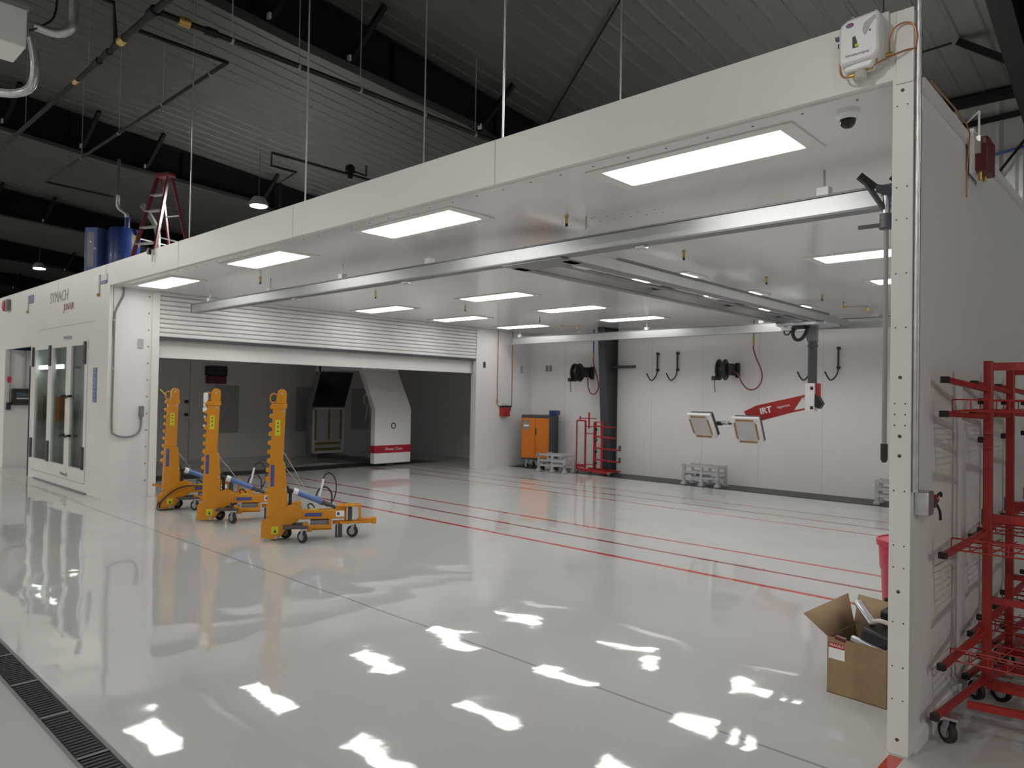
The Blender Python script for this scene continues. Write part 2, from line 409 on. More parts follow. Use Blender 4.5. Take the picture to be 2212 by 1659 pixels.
# ================================================================== LIGHTS
def panel_light(cx, cy, z=CZ, label='', rot=0):
    t = thing('ceiling_light', label, 'light', (cx, cy, z), rot, 'recessed panel lights in the booth ceiling')
    f = MB(); a, b = .69, .25; a2, b2 = .60, .185
    f.box(-a, a, -b, -b2, -.012, 0).box(-a, a, b2, b, -.012, 0).box(-a, -a2, -b2, b2, -.012, 0).box(a2, a, -b2, b2, -.012, 0)
    f.build('frame', M['white'], t, bevel=.003)
    MB().box(-.59, .59, -.175, .175, -.010, -.002).build('diffuser', M['light'], t)
    return t
cols = [(-2.24, 'nearest column'), (-4.95, 'second column'), (-7.62, 'third column'), (-10.38, 'column by the roller shutter')]
rows = [(4.06, 'just inside the front fascia'), (5.72, 'behind the front rail'), (7.76, 'middle row'), (9.58, 'row before the last'), (11.4, 'row nearest the back wall')]
pos = {-2.24: 'near the corner post', -4.95: 'right of centre', -7.62: 'left of centre', -10.38: 'by the shutter'}
first = None
for ry, rl in rows:
    for cx_, cl in cols:
        lab = f'bright ceiling panel light, {rl}, {pos[cx_]}'
        if first is None: first = panel_light(cx_, ry, label=lab)
        else: dup(first, (cx_, ry, CZ), label=lab)
# hall high bay lamps
def high_bay(x, y, z, label):
    t = thing('high_bay_lamp', label, 'lamp', (x, y, z), 0, 'round high bay lamps under the hall roof')
    MB().lathe([(.05, .2), (.12, .18), (.2, .05), (.2, .0), (.17, -.01), (.17, .03), (.0001, .04)]).build('housing', M['grey'], t)
    MB().lathe([(.0001, -.012), (.165, -.012), (.165, -.002), (.0001, -.002)]).build('lens', M['bay'], t)
    MB().cyl((0, 0, .19), (0, 0, roof_z(y)-z), .008, n=8).build('hanger', M['dgrey'], t)
    return t
hb1 = high_bay(-14.6, 7.55, 5.6, 'round high bay lamp glowing above the white fascia, right of the stepladder')
dup(hb1, (-28.5, 6.9, 5.6585), label='small round high bay lamp at the far left, above the fascia end')
for i, (x, y) in enumerate(((-4, -6), (-12, -6), (-20, -6), (-4, -14), (-14, -14), (5, -6), (-28, -6), (-24, -1), (-36, -3), (-2.6, 9.0), (11, 3))):
    # rest of the hall's lamps; last two added unseen to light roof and wall
    dup(hb1, (x, y, 5.6+.09*(7.55-y)), label=['hall lamp just behind the viewer, nearest one', 'hall lamp behind the viewer, second along the hall', 'hall lamp behind the viewer, third along the hall', 'hall lamp nearest the opposite wall, right one', 'hall lamp nearest the opposite wall, left one', 'hall lamp behind the viewer to the right', 'hall lamp behind the viewer, fourth along the hall', 'hall lamp in the middle of the hall at left', 'hall lamp farthest left down the hall', 'added lamp high above the booth roof, hidden by the fascia', 'added unseen lamp to the right of the viewer'][i])

# ================================================================== RAILS
def rail(name, x0, x1, y, z0, z1, label):
    t = thing(name, label, 'rail', (0, y, 0), 0, 'long ceiling rails across the booth')
    b = MB(); b.box(x0, x1, -.045, .045, z0+.012, z1-.012)
    b.build('rail_profile', M['alu'], t, bevel=.004)
    l = MB().box(x0, x1, -.055, .055, z0, z0+.012).box(x0, x1, -.055, .055, z1-.012, z1); l.build('rail_lip', M['grey'], t)
    for x in (x0-.006, x1): MB().box(x, x+.006, -.055, .055, z0, z1).build('end_cap', M['grey'], t)
    return t
t1 = rail('overhead_rail', -11.15, -1.25, 4.76, 2.79, 2.925, 'long grey metal rail hung from the ceiling nearest the booth front')
for x in (-1.72, -3.64, -5.62, -7.17, -8.83, -10.61):
    b = MB().cyl((x, 0, 2.92), (x, 0, CZ), .008, n=8); b.build('hanger_rod', M['steel'], t1)
    MB().box(x-.04, x+.04, -.035, .035, 2.92, 2.985).build('hanger_bracket', M['white_pl'], t1, bevel=.004)
for x in (-3.1, -6.0, -8.2): MB().box(x-.04, x+.04, -.03, .03, 2.765, 2.79).build('end_stop', M['steel'], t1)
t2 = rail('overhead_rail', -11.1, -1.2, 11.9, 2.77, 2.925, 'long grey metal rail hung along the back of the booth')
MB().box(-11.1, -1.2, -.1, -.055, 2.765, 2.80).build('lower_flange', M['alu'], t2)
for x in (-10.9, -9.23, -7.6, -5.32, -3.5, -1.9):
    MB().cyl((x, 0, 2.92), (x, 0, CZ), .008, n=8).build('hanger_rod', M['steel'], t2)
    MB().box(x-.04, x+.04, -.035, .035, 2.92, 2.98).build('hanger_bracket', M['white_pl'], t2, bevel=.004)
# travelling bridge of two beams
br = thing('bridge_beam', 'pair of long parallel metal beams hung between the two ceiling rails', 'beam', (-4.2, 8.3, 0))
for x in (-.29, .29):
    MB().box(x-.035, x+.035, -3.47, 3.5, 2.785, 2.885).build('beam_profile', M['alu_p'], br, bevel=.004)
    MB().box(x-.048, x+.048, -3.47, 3.5, 2.772, 2.786).build('beam_lip', M['grey'], br)
MB().box(-.34, .34, -3.6, -3.3, 2.772, 2.784).build('cover_plate', M['grey'], br)
MB().box(-.34, .34, 3.2, 3.5, 2.774, 2.784).build('cover_plate', M['grey'], br)
MB().box(.2, .25, -2.6, 2.9, 2.90, 2.94).build('cable_channel', M['grey'], br)
MB().box(-.12, -.04, -3.2, 3.2, 2.83, 2.845).build('inner_tray', M['grey'], br)
for y in (-3.25, -1.2, .6, 2.2): MB().box(-.25, .25, y-.03, y+.03, 2.84, 2.88).build('cross_tie', M['dgrey'], br)
for y in (-2.9, -.3): MB().box(.0, .07, y-.1, y+.1, 2.82, 2.85).build('roller', M['white_pl'], br)

# ================================================================== SPRINKLER NOZZLES
def nozzle(x, y, label):
    t = thing('ceiling_nozzle', label, 'nozzle', (x, y, CZ), 0, 'small brass nozzles hanging under the booth ceiling')
    MB().cyl((0, 0, 0), (0, 0, -.05), .006, n=8).build('stem', M['steel'], t)
    MB().cyl((0, 0, -.03), (0, 0, -.075), .013, n=10).cyl((0, 0, -.01), (0, 0, -.02), .02, n=12).build('nozzle_body', M['brass'], t)
    MB().cyl((0, 0, -.075), (0, 0, -.10), .012, n=10).build('nozzle_tip', M['black'], t)
    return t
nz0 = nozzle(-3.72, 4.6, 'brass nozzle under the ceiling between front rail and largest panel light')
for x, y, l in ((-8.8, 4.6, 'brass nozzle in front of the front rail, below the second panel light from the left'), (-8.7, 6.35, 'brass nozzle just behind the left end of the front rail'),
                (-8.75, 8.2, 'brass nozzle between the middle row lights, left half'), (-8.85, 10.2, 'brass nozzle nearest the back left corner of the ceiling'),
                (-3.7, 6.45, 'brass nozzle just behind the front rail, right of the bridge beams'), (-3.7, 8.4, 'brass nozzle right of the bridge beams, mid ceiling'), (-3.7, 10.2, 'brass nozzle right of the bridge beams, nearest the back wall')):
    dup(nz0, (x, y, CZ), label=l)
def wire(x, y, lab):
    t = thing('pipe_fitting', lab, 'fitting', (x, y, CZ))
    MB().tube([(0, 0, 0), (0, 0, -.07), (.1, 0, -.09), (.25, .1, -.09), (.3, .1, -.07), (.3, .1, -.12)], .012, n=8, smooth=0).build('pipe', M['steel'], t)
    MB().cyl((0, 0, -.06), (0, 0, -.1), .028).cyl((.3, .1, -.1), (.3, .1, -.15), .022).build('valve', M['brass'], t)
wire(-9.1, 11.15, 'small bent pipe fitting under the ceiling above the back rail, left')
wire(-3.75, 11.2, 'small bent pipe fitting under the ceiling near the right end of the bridge')
dc = thing('dome_camera', 'small dome camera with dark bubble under the ceiling by the corner post', 'camera', (-1.28, 3.86, CZ))
MB().lathe([(.06, 0), (.06, -.025), (.048, -.04), (.044, -.048), (.0001, -.048)]).build('camera_base', M['white_pl'], dc)
MB().lathe([(.039, -.045), (.039, -.058), (.034, -.074), (.022, -.087), (.0001, -.092)]).build('dome', M['darkglass'], dc)
for x, y in ((-1.12, 3.75), (-1.05, 3.74)):
    pass

# ================================================================== PULLING TOWERS (yellow)
def caster(par, x, y, r, zt, rz=0., w=.03):
    c = MB().cyl((x-w/2*math.sin(rz)*0, y, r), (x, y, r), .001)  # keeps the mesh object simple
    c.bm.clear()
    ax = Vector((math.sin(rz), math.cos(rz), 0))*w/2; ctr = Vector((x, y, r))
    c.cyl(ctr-ax, ctr+ax, r, n=24)
    wo = c.build('caster_wheel', M['rubber'], par, bevel=.004)
    h = MB().cyl(ctr-ax*1.15, ctr+ax*1.15, r*.55, n=18); h.build('hub', M['steel'], wo)
    f = MB()
    fd = Vector((math.cos(rz), -math.sin(rz), 0))
    for s_ in (-1, 1):
        p = ctr+ax*1.45*s_; f.bar(p-Vector((0, 0, .012)), p+Vector((0, 0, zt-r-.01))+fd*.02, .004, .035, upv=fd)
    top = ctr+Vector((0, 0, zt-r))+fd*.02
    f.box(top.x-.035, top.x+.035, top.y-.03, top.y+.03, zt-.012, zt)
    f.build('caster_fork', M['steel'], par)
def tower(loc, rz, label, yoff=False):
    """arm along local +x, lateral y; the side towards the viewer is local -y"""
    t = thing('pulling_tower', label, 'repair equipment', loc, rz, 'yellow pulling towers on casters')
    Y = M['yellow']
    # mast: lower wide plate, upper column, head
    b = MB()
    b.prism([(-.075, .25), (.13, .25), (.135, .52), (.105, .82), (.09, .84), (-.055, .84)], 1, -.05, .05)
    b.prism([(-.05, .84), (.085, .84), (.10, 1.44), (-.03, 1.44)], 1, -.05, .05)
    b.build('mast', Y, t, bevel=.006)
    k = MB()
    for i in range(9):
        z_ = .66+i*.0975; x_ = -.052+.022*(z_-.84)/.6 if z_ > .84 else -.055-.02*(.84-z_)/.5
        k.prism([(x_+.012, z_-.028), (x_-.026, z_-.022), (x_-.036, z_), (x_-.026, z_+.022), (x_+.012, z_+.028)], 1, -.045, .045)
    k.build('notched_rack', Y, t, bevel=.004)
    MB().box(-.05, .115, -.06, .06, 1.425, 1.475).build('collar', Y, t, bevel=.005)
    hd_ = MB(); pts = [(.0, 1.475), (.105, 1.475), (.108, 1.58)]
    for a in range(7): pts.append((.058+.05*math.cos(a*PI/6), 1.585+.05*math.sin(a*PI/6)))
    pts.append((.005, 1.58))
    hd_.prism(pts, 1, -.045, .045); hd_.build('mast_head', Y, t, bevel=.004)
    for x_, z_ in ((.058, 1.585), (.075, 1.40), (.115, .54)): MB().cyl((x_, -.056, z_), (x_, .056, z_), .012).build('bolt', M['steel'], t)
    MB().tube([(.0, 0, 1.57), (-.03, 0, 1.585), (-.06, 0, 1.56), (-.06, 0, 1.51), (-.035, 0, 1.485), (.0, 0, 1.5)], .008).build('lifting_ring', Y, t)
    MB().box(-.005, .05, -.0525, -.05, 1.13, 1.30).build('warning_label', M['ylab'], t)
    for z_ in (1.17, 1.22, 1.26): MB().prism([(.01, z_), (.035, z_), (.0225, z_+.022)], 1, -.0535, -.0525).build('label_symbol', M['dgrey'], t)
    # brand band up the mast and along the arm
    MB().box(-.04, -.002, -.0525, -.05, .58, .815).build('name_band', M['blue_band'], t)
    text('lettering', 'CAR-O-LINER', .03, M['blue_cyl'], t, (-.021, -.054, .697), (PI/2, -PI/2, 0), ext=.0006)
    # foot
    ft = MB()
    ft.prism([(-.125, .03), (-.125, .195), (-.09, .215), (.0, .28), (.12, .36), (.19, .385), (.27, .365), (.29, .30), (.27, .20), (.2, .175), (.13, .11), (.085, .05), (.05, .02), (.0, .01)], 1, -.065, -.045)
    ft.prism([(-.125, .03), (-.125, .195), (-.09, .215), (.0, .28), (.12, .36), (.19, .385), (.27, .365), (.29, .30), (.27, .20), (.2, .175), (.13, .11), (.085, .05), (.05, .02), (.0, .01)], 1, .045, .065)
    ft.prism([(-.11, .188), (-.09, .208), (.12, .352), (.19, .377), (.25, .36), (.25, .35), (.19, .367), (.12, .342), (-.08, .195)], 1, -.045, .045)
    ft.box(-.115, -.105, -.045, .045, .04, .19); ft.box(-.02, 0.1, -.045, .045, .05, .06)
    ft.build('foot', Y, t, bevel=.003)
    MB().box(-.02, .055, -.0672, -.065, .07, .15).build('warning_label', M['ylab'], t)
    MB().prism([(.0, .085), (.035, .085), (.0175, .125)], 1, -.0685, -.0672).build('label_symbol', M['dgrey'], t)
    MB().cyl((.03, -.072, .035), (.03, .072, .035), .02).cyl((-.06, -.05, .12), (-.06, -.03, .12), .02).build('foot_bolt', M['steel'], t)
    # arm
    MB().box(.22, .32, -.07, .07, .22, .345).build('arm_sleeve', Y, t, bevel=.006)
    MB().box(.3, .93, -.055, .055, .215, .315).build('arm', Y, t, bevel=.006)
    MB().box(.36, .60, -.0572, -.055, .245, .285).build('name_band', M['blue_band'], t)
    text('lettering', 'CAR-O-LINER', .033, M['blue_cyl'], t, (.48, -.059, .264), (PI/2, 0, 0), ext=.0006)
    MB().box(.80, .92, -.0572, -.055, .235, .30).build('spec_plate', M['text_white'], t)
    MB().cyl((.835, -.0582, .268), (.835, -.0572, .268), .02).build('plate_logo', M['blue_band'], t)
    MB().box(.42, .55, -.04, .04, .3155, .3175).build('top_label', M['ylab'], t)
    # tray under the arm
    tr = MB().box(.34, .74, -.11, .09, .105, .125).box(.34, .74, -.11, -.10, .105, .16).box(.70, .74, -.1, .09, .12, .215)
    tr.build('tray', Y, t, bevel=.003)
    MB().prism([(.33, .095), (.46, .095), (.47, .155), (.33, .205)], 1, -.15, -.112).build('tray_step', Y, t, bevel=.004)
    MB().box(.44, .70, -.06, .06, .125, .2).build('pump_unit', M['grey'], t, bevel=.004)
    # end bracket
    e = MB().box(.82, 1.17, -.075, .075, .345, .365).box(1.14, 1.17, -.07, .07, .20, .345).box(.86, 1.17, -.07, .07, .155, .18).box(.93, .96, .0, .055, .18, .345)
    e.prism([(.78, .315), (.93, .315), (.93, .345), (.83, .345)], 1, -.05, .05)
    e.build('end_bracket', Y, t, bevel=.004)
    MB().box(.98, 1.04, -.03, .03, .19, .33).build('bracket_pin', M['dgrey'], t, bevel=.003)
    MB().box(1.12, 1.34, -.035, .035, .15, .205).box(1.33, 1.40, -.042, .042, .142, .213).build('tow_tube', Y, t, bevel=.005)
    MB().box(.84, .90, -.02, .02, .0, .16).box(.80, .83, -.012, .012, .0, .14).build('jack_leg', M['dgrey'], t, bevel=.003)
    MB().cyl((.76, 0, .165), (.93, 0, .165), .02).build('jack_sleeve', Y, t)
    # hydraulic ram
    MB().cyl((.11, 0, .55), (.22, 0, .515), .022).box(.09, .15, -.03, .03, .5, .58).box(.15, .185, -.025, .025, .33, .53).build('ram_clevis', M['black'], t)
    MB().cyl((.20, 0, .522), (.26, 0, .502), .038).build('ram_collar', M['text_white'], t, bevel=.003)
    MB().cyl((.26, 0, .502), (.60, 0, .397), .033).build('ram_cylinder', M['blue_cyl'], t, bevel=.003)
    MB().cyl((.60, 0, .397), (.70, 0, .362), .028).cyl((.70, 0, .365), (.80, 0, .33), .02).build('ram_end', M['dgrey'], t)
    # hoses
    MB().tube([(.66, .03, .37), (.58, .1, .36), (.52, .12, .42), (.56, .1, .52), (.66, .08, .55), (.74, .06, .48), (.74, .05, .36)], .011).build('hose', M['rubber'], t)
    MB().tube([(.72, .02, .36), (.80, .08, .46), (.80, .1, .62), (.72, .12, .7), (.64, .1, .68), (.60, .08, .6)], .010).build('hose', M['rubber'], t)
    MB().tube([(.62, .08, .64), (.60, .07, .56), (.565, .05, .45)], .016).build('hose_sleeve', M['text_white'], t)
    MB().tube([(.5, .02, .33), (.45, .05, .37), (.4, .02, .36), (.42, -.02, .33)], .009).build('hose', M['rubber'], t)
    if yoff: MB().tube([(-.04, .05, .97), (.03, .06, .98), (.10, .07, .92), (.22, .09, .72), (.36, .1, .52), (.40, .1, .44)], .004, n=6).build('cord', M['rope'], t)
    MB().tube([(.08, .055, .86), (.12, .07, .76), (.25, .1, .6), (.33, .1, .52)], .004, n=6).build('cord', M['rope'], t)
    # shorten everything along the arm
    for ch in t.children:
        if ch.location.x > .22: ch.location.x = .22+(ch.location.x-.22)*.75; ch.scale.x = .78
        elif ch.location.length < 1e-6:
            for v_ in ch.data.vertices:
                if v_.co.x > .22: v_.co.x = .22+(v_.co.x-.22)*.75
    # casters
    caster(t, .13, .04, .066, .15, .5); caster(t, .30, -.26, .066, .15, .9); caster(t, .84, -.03, .066, .16, .6)
    MB().box(.10, .36, -.24, .08, .145, .165).build('caster_plate', M['dgrey'], t)
    return t
AZ = math.radians(60)
tower((-7.27, 4.02, 0), AZ, 'yellow pulling tower in front, nearest the viewer, rightmost of the three', True)
tb = tower((-8.86, 4.02, 0), AZ, 'middle yellow pulling tower with white wrapping at its top')
wz = MB(); wz.box(-.085, -.035, -.05, .05, 1.45, 1.58).box(-.09, -.035, -.045, .045, 1.34, 1.40); wz.sphere((-.06, 0, 1.43), .03); wz.sphere((-.065, 0, 1.28), .018); wz.sphere((-.07, 0, 1.17), .018)
wz.build('white_wrapping', M['text_white'], tb, bevel=.01)
tc_ = tower((-10.05, 4.0, 0), AZ+math.radians(16), 'yellow pulling tower farthest left, with a yellow tag on its ring')
MB().bar((-.05, -.02, 1.53), (-.13, -.03, 1.61), .035, .01).build('yellow_tag', M['ylab'], tc_)
MB().tube([(-.11, -.08, .03), (-.09, -.09, .12), (.05, -.1, .25), (.2, -.1, .31), (.45, -.1, .3)], .009).build('hose', M['rubber'], tc_)
MB().tube([(-.12, -.09, .12), (-.14, -.1, .03), (-.08, -.12, .012), (0, -.12, .012), (.08, -.1, .02)], .009).build('hose', M['rubber'], tc_)
MB().bar((-.18, .1, .33), (-.05, .06, .3), .03).build('side_lug', M['yellow'], tc_)

# ================================================================== CURING ARCH IN THE BAY
ar = thing('curing_arch', 'tall white curing arch with red stripe and heater panels inside the dark bay', 'curing machine', (-13.0, 10.05, 0))
W = M['white_pl']
leg = [(.0, .07), (.0, 1.28), (-.45, 2.12), (-.45, 2.45), (-2.7, 2.45), (-2.7, 2.15), (-2.95, 1.28), (-2.95, .1), (-2.7, .1), (-2.7, 1.25), (-2.4, 2.1), (-.6, 2.1), (-.14, 1.26), (-.14, .07)]
MB().prism([leg[i] for i in (0, 1, 2, 11 if False else 12, 13)] if False else [(.0, .07), (.0, 1.28), (-.5, 2.12), (-.66, 2.12), (-.16, 1.26), (-.16, .07)], 1, -.5, .5).build('near_leg', W, ar, bevel=.012)
MB().prism([(-2.66, .1), (-2.66, 1.26), (-2.3, 2.12), (-2.5, 2.12), (-2.86, 1.28), (-2.86, .1)], 1, -.47, .5).build('far_leg', M['grey'], ar, bevel=.012)
MB().prism([(-.5, 2.125), (-.62, 2.5), (-2.5, 2.5), (-2.45, 2.125)], 1, -.5, .5).build('top_beam', W, ar, bevel=.01)
MB().box(-.001, .004, -.502, .502, .30, .47).box(-.16, .0, -.504, -.5, .30, .47).build('red_stripe', M['redband'], ar)
text('lettering', 'Power Cure', .095, M['text_white'], ar, (.0055, .02, .385), (PI/2, 0, PI/2), ext=.0005)
rg = MB(); 
for a in range(24):
    a0, a1 = 2*PI*a/24, 2*PI*(a+1)/24
    rg.prism([(.07*math.cos(a0), .9+.07*math.sin(a0)), (.07*math.cos(a1), .9+.07*math.sin(a1)), (.045*math.cos(a1), .9+.045*math.sin(a1)), (.045*math.cos(a0), .9+.045*math.sin(a0))], 0, .0, .004)
rg.build('ring_emblem', M['dgrey'], ar)
MB().box(-2.66, -2.62, -.44, .46, .12, 1.24).build('heater_panel', M['silver'], ar, bevel=.01)
MB().prism([(-2.655, 1.27), (-2.31, 2.1), (-2.27, 2.1), (-2.61, 1.27)], 1, -.44, .46).build('upper_heater', M['darkglass'], ar)
for y in (-.36, .02, .36): MB().box(-2.62, -2.605, y-.025, y+.025, .45, 1.2).build('heating_tube', M['gold'], ar)
for z_ in (.22, .36): MB().box(-2.62, -2.605, -.36, .36, z_-.03, z_+.03).build('heating_tube', M['gold'], ar)
MB().box(-2.62, -2.60, -.44, -.40, .12, 1.24).box(-2.62, -2.60, .42, .46, .12, 1.24).box(-2.62, -2.60, -.44, .46, 1.2, 1.24).box(-2.62, -2.60, -.44, .46, .12, .16).build('panel_frame', W, ar)
MB().box(-2.28, -2.2, -.5, -.42, 2.12, 2.4).build('red_marker', M['red2'], ar)
MB().box(-2.9, -.1, -.1, .1, .0, .1).build('floor_rail_shoe', M['dgrey'], ar)
rp = thing('rope_coil', 'coil of white rope hanging beside the curing arch', 'rope', (-13.6, 9.75, 0))
MB().tube([(0, 0, 2.12), (0, 0, 1.62)], .012, n=8, smooth=0).build('cord', M['rope'], rp)
cc = MB()
for k in range(5):
    a = .05*k; cc.tube([(math.cos(q)*.02, math.sin(q+a)*(.085+.006*k)+.01*k, 1.48+math.cos(q+a)*.14) for q in [2*PI*i/14 for i in range(15)]], .012, n=6, smooth=0)
cc.build('coil', M['rope'], rp)
MB().tube([(0, .03, 1.36), (0, .0, 1.2), (0, -.03, 1.0)], .011, n=6).tube([(0, .05, 1.36), (0, .12, 1.2), (0, .14, 1.08)], .011, n=6).build('loose_end', M['rope'], rp)
gr = MB().box(-13.95, -13.25, 4.35, 11.6, .001, .006); tag(gr.build('floor_grate', M['black'], smooth=False), 'dark floor grate running across the bay under the curing arch', 'grate')
al = thing('alarm_box', 'black wall box with dark red lower half on the bay far wall', 'box', (-16.9, 7.75, 1.98))
MB().box(0, .12, -.25, .25, -.02, .22).build('housing', M['black'], al, bevel=.02)
MB().box(0, .125, -.23, .23, -.2, -.02).build('red_base', M['red2'], al, bevel=.02)

# ================================================================== LEFT WALL ITEMS
cn = thing('conduit', 'thin grey conduit looping down the white wall left of the shutter', 'conduit', (LX, 0, 0))
MB().tube([(.02, 3.83, 3.1), (.02, 3.83, 2.98), (.02, 3.74, 2.76), (.02, 3.72, 2.6), (.02, 3.72, 1.8), (.02, 3.72, 1.05), (.02, 3.76, .95), (.02, 3.85, .91), (.02, 3.98, .91), (.02, 4.08, .96), (.02, 4.12, 1.06), (.02, 4.12, 1.2)], .013, n=8).build('pipe', M['grey'], cn)
MB().box(0, .05, 4.09, 4.15, 1.2, 1.36).build('socket_box', M['grey'], cn, bevel=.004)
for z_ in (2.6, 1.9): MB().box(0, .035, 3.70, 3.74, z_, z_+.015).build('clip', M['steel'], cn)
tag(MB().box(LX, LX+.012, 4.05, 4.13, 2.22, 2.36).build('wall_plate', M['grey_lt'], bevel=.003), 'small grey plate on the white wall left of the shutter jamb', 'plate')
tag(MB().box(LX, LX+.015, 11.27, 11.34, 2.23, 2.36).build('wall_plate', M['dgrey'], bevel=.003), 'small dark plate on the wall right of the shutter', 'plate')
tag(MB().box(LX, LX+.012, 12.5, 12.58, 2.15, 2.32).build('wall_plate', M['grey_lt'], bevel=.003), 'pale plate near the back left corner of the booth', 'plate')
ob = thing('socket_plate', 'pair of grey socket plates on the back wall by the left corner', 'socket', (-10.88, BY, 2.27))
for x in (-.06, .05): MB().box(x-.035, x+.035, -.015, 0, -.07, .07).build('socket', M['grey'], ob, bevel=.003)
st = thing('copper_pipes', 'tall pair of thin copper pipes running down to the red wall unit', 'pipe', (LX, 0, 0))
MB().tube([(.02, 11.72, CZ), (.02, 11.72, 1.55), (.02, 11.72, 1.42), (.02, 11.78, 1.38), (.02, 11.86, 1.38)], .010, n=8, smooth=0).build('copper_pipe', M['copper'], st)
MB().tube([(.02, 12.2, CZ), (.02, 12.2, 1.38), (.02, 12.08, 1.38)], .010, n=8, smooth=0).build('copper_pipe', M['copper'], st)
MB().box(.005, .04, 11.70, 11.735, 1.46, 1.52).build('tap', M['brass'], st)
ru = thing('wall_unit', 'small red filter unit with black top on the wall by the cabinet', 'unit', (LX, 11.93, 1.15))
MB().box(.01, .14, -.12, .1, 0, .2).build('body', M['red'], ru, bevel=.01)
MB().box(.01, .12, -.12, .17, .2, .245).build('top_block', M['black'], ru, bevel=.004)
for y in (-.06, .02): MB().cyl((.07, y, .245), (.07, y, .3), .012).build('knob', M['steel'], ru)
MB().tube([(.07, .16, .22), (.07, .18, .15), (.07, .15, .1)], .012).build('hose_stub', M['black'], ru)
MB().cyl((.07, -.08, 0), (.07, -.08, -.05), .01).cyl((.07, .04, 0), (.07, .04, -.04), .01).build('drain', M['steel'], ru)

# fascia signs and small items
sg = thing('wall_sign', 'faded green and red lettering above the glazed door', 'sign', (-13.85, FY-.004, 3.1))
text('lettering', 'SYMACH', .26, M['text_green'], sg, (0, 0, .03), (PI/2, 0, 0), ext=.001)
text('lettering', 'JUNAIR', .16, M['text_red'], sg, (.55, 0, -.17), (PI/2, 0, 0), ext=.001)
v = thing('name_sticker', 'vertical blue sticker on the white wall right of the glazed door', 'sticker', (-11.93, FY-.002, 1.68))
MB().box(-.1, .08, -.002, 0, -.28, .24).build('backing', M['blue_lab'], v)
text('lettering', 'SYMACH', .13, M['grey_lt'], v, (-.01, -.004, -.02), (PI/2, -PI/2, 0), ext=.0005)
for x, z_, l in ((-11.75, 3.2, 'white bag with blue edge taped to the fascia by the open corner'), (-15.6, 3.2, 'small pale blue tag on the far left fascia')):
    s_ = thing('paper_tag', l, 'tag', (x, FY-.004, z_))
    MB().box(-.02, .22, -.006, 0, .0, .1).build('paper', M['text_white'] if x > -12 else M['blue_lab'], s_)
    MB().box(-.02, .22, -.008, 0, -.05, .0).build('blue_edge', M['blue_lab'], s_)
    MB().box(-.14, -.08, -.006, 0, -.18, .1).build('cord', M['grey_lt'], s_)
    MB().sphere((-.11, -.01, -.2), .025).build('brass_tip', M['brass'], s_)
bl = thing('alarm_bell', 'small round red alarm bell at the far left end of the fascia', 'bell', (-17.2, FY-.01, 3.22))
MB().cyl((0, 0, 0), (0, -.08, 0), .11).build('gong', M['redband'], bl, bevel=.02)
MB().box(.1, .2, -.06, 0, -.1, .12).build('back_box', M['grey'], bl)
# recess items
cp = thing('control_box', 'black control box with small screen in the recess at far left', 'control box', (-17.3, 3.93, 1.3))
MB().box(0, .12, -.16, .16, -.05, .28).build('housing', M['black'], cp, bevel=.01)
MB().box(.12, .125, -.1, .15, .12, .2).build('screen', M['screen'], cp)
MB().box(.12, .124, -.1, .13, .07, .1).build('label_strip', M['grey_lt'], cp)
MB().cyl((.03, .05, .28), (.03, .05, 1.06), .02).build('conduit', M['grey_lt'], cp)
c2 = thing('switch_conduit', 'thin vertical conduit with red switch at the left picture edge', 'conduit', (-17.3, 3.72, 1.2))
MB().cyl((.03, 0, .1), (.03, 0, 1.16), .015).build('conduit', M['grey_lt'], c2)
MB().box(.01, .06, -.03, .03, .5, .62).build('red_switch', M['red3'], c2)
MB().cyl((.03, 0, -.05), (.03, 0, .1), .04).build('plug', M['black'], c2)

# ================================================================== BACK WALL ITEMS
tag(MB().box(LX+.02, -1.02, 12.16, 12.88, .001, .008).build('floor_grate', M['black'], smooth=False), 'long dark floor grate along the foot of the back wall', 'grate')
fz = thing('steel_column', 'dark grey tapered steel column standing against the back wall', 'column', (-9.03, 12.88, 0))
fc = MB()
fc.prism([(-.26, 0), (-.275, 0), (-.50, CZ-.001), (-.485, CZ-.001)], 0, -.09, .09).build('flange', M['column'], fz)
MB().prism([(0, 0), (-.26, 0), (-.485, CZ-.001), (0, CZ-.001)], 0, -.008, .008).build('web', M['column'], fz)
MB().box(-.09, .09, -.012, 0, 0, CZ-.001).build('flange', M['column'], fz)
MB().box(-.14, .14, -.32, 0, .008, .03).build('base_plate', M['column'], fz)
MB().box(-.10, .10, -.52, -.2, 2.93, 2.97).build('cap_plate', M['black'], fz)
br_ = MB().box(.0, .62, -.16, -.11, 2.24, 2.30); br_.build('side_arm', M['dgrey'], fz, bevel=.004)

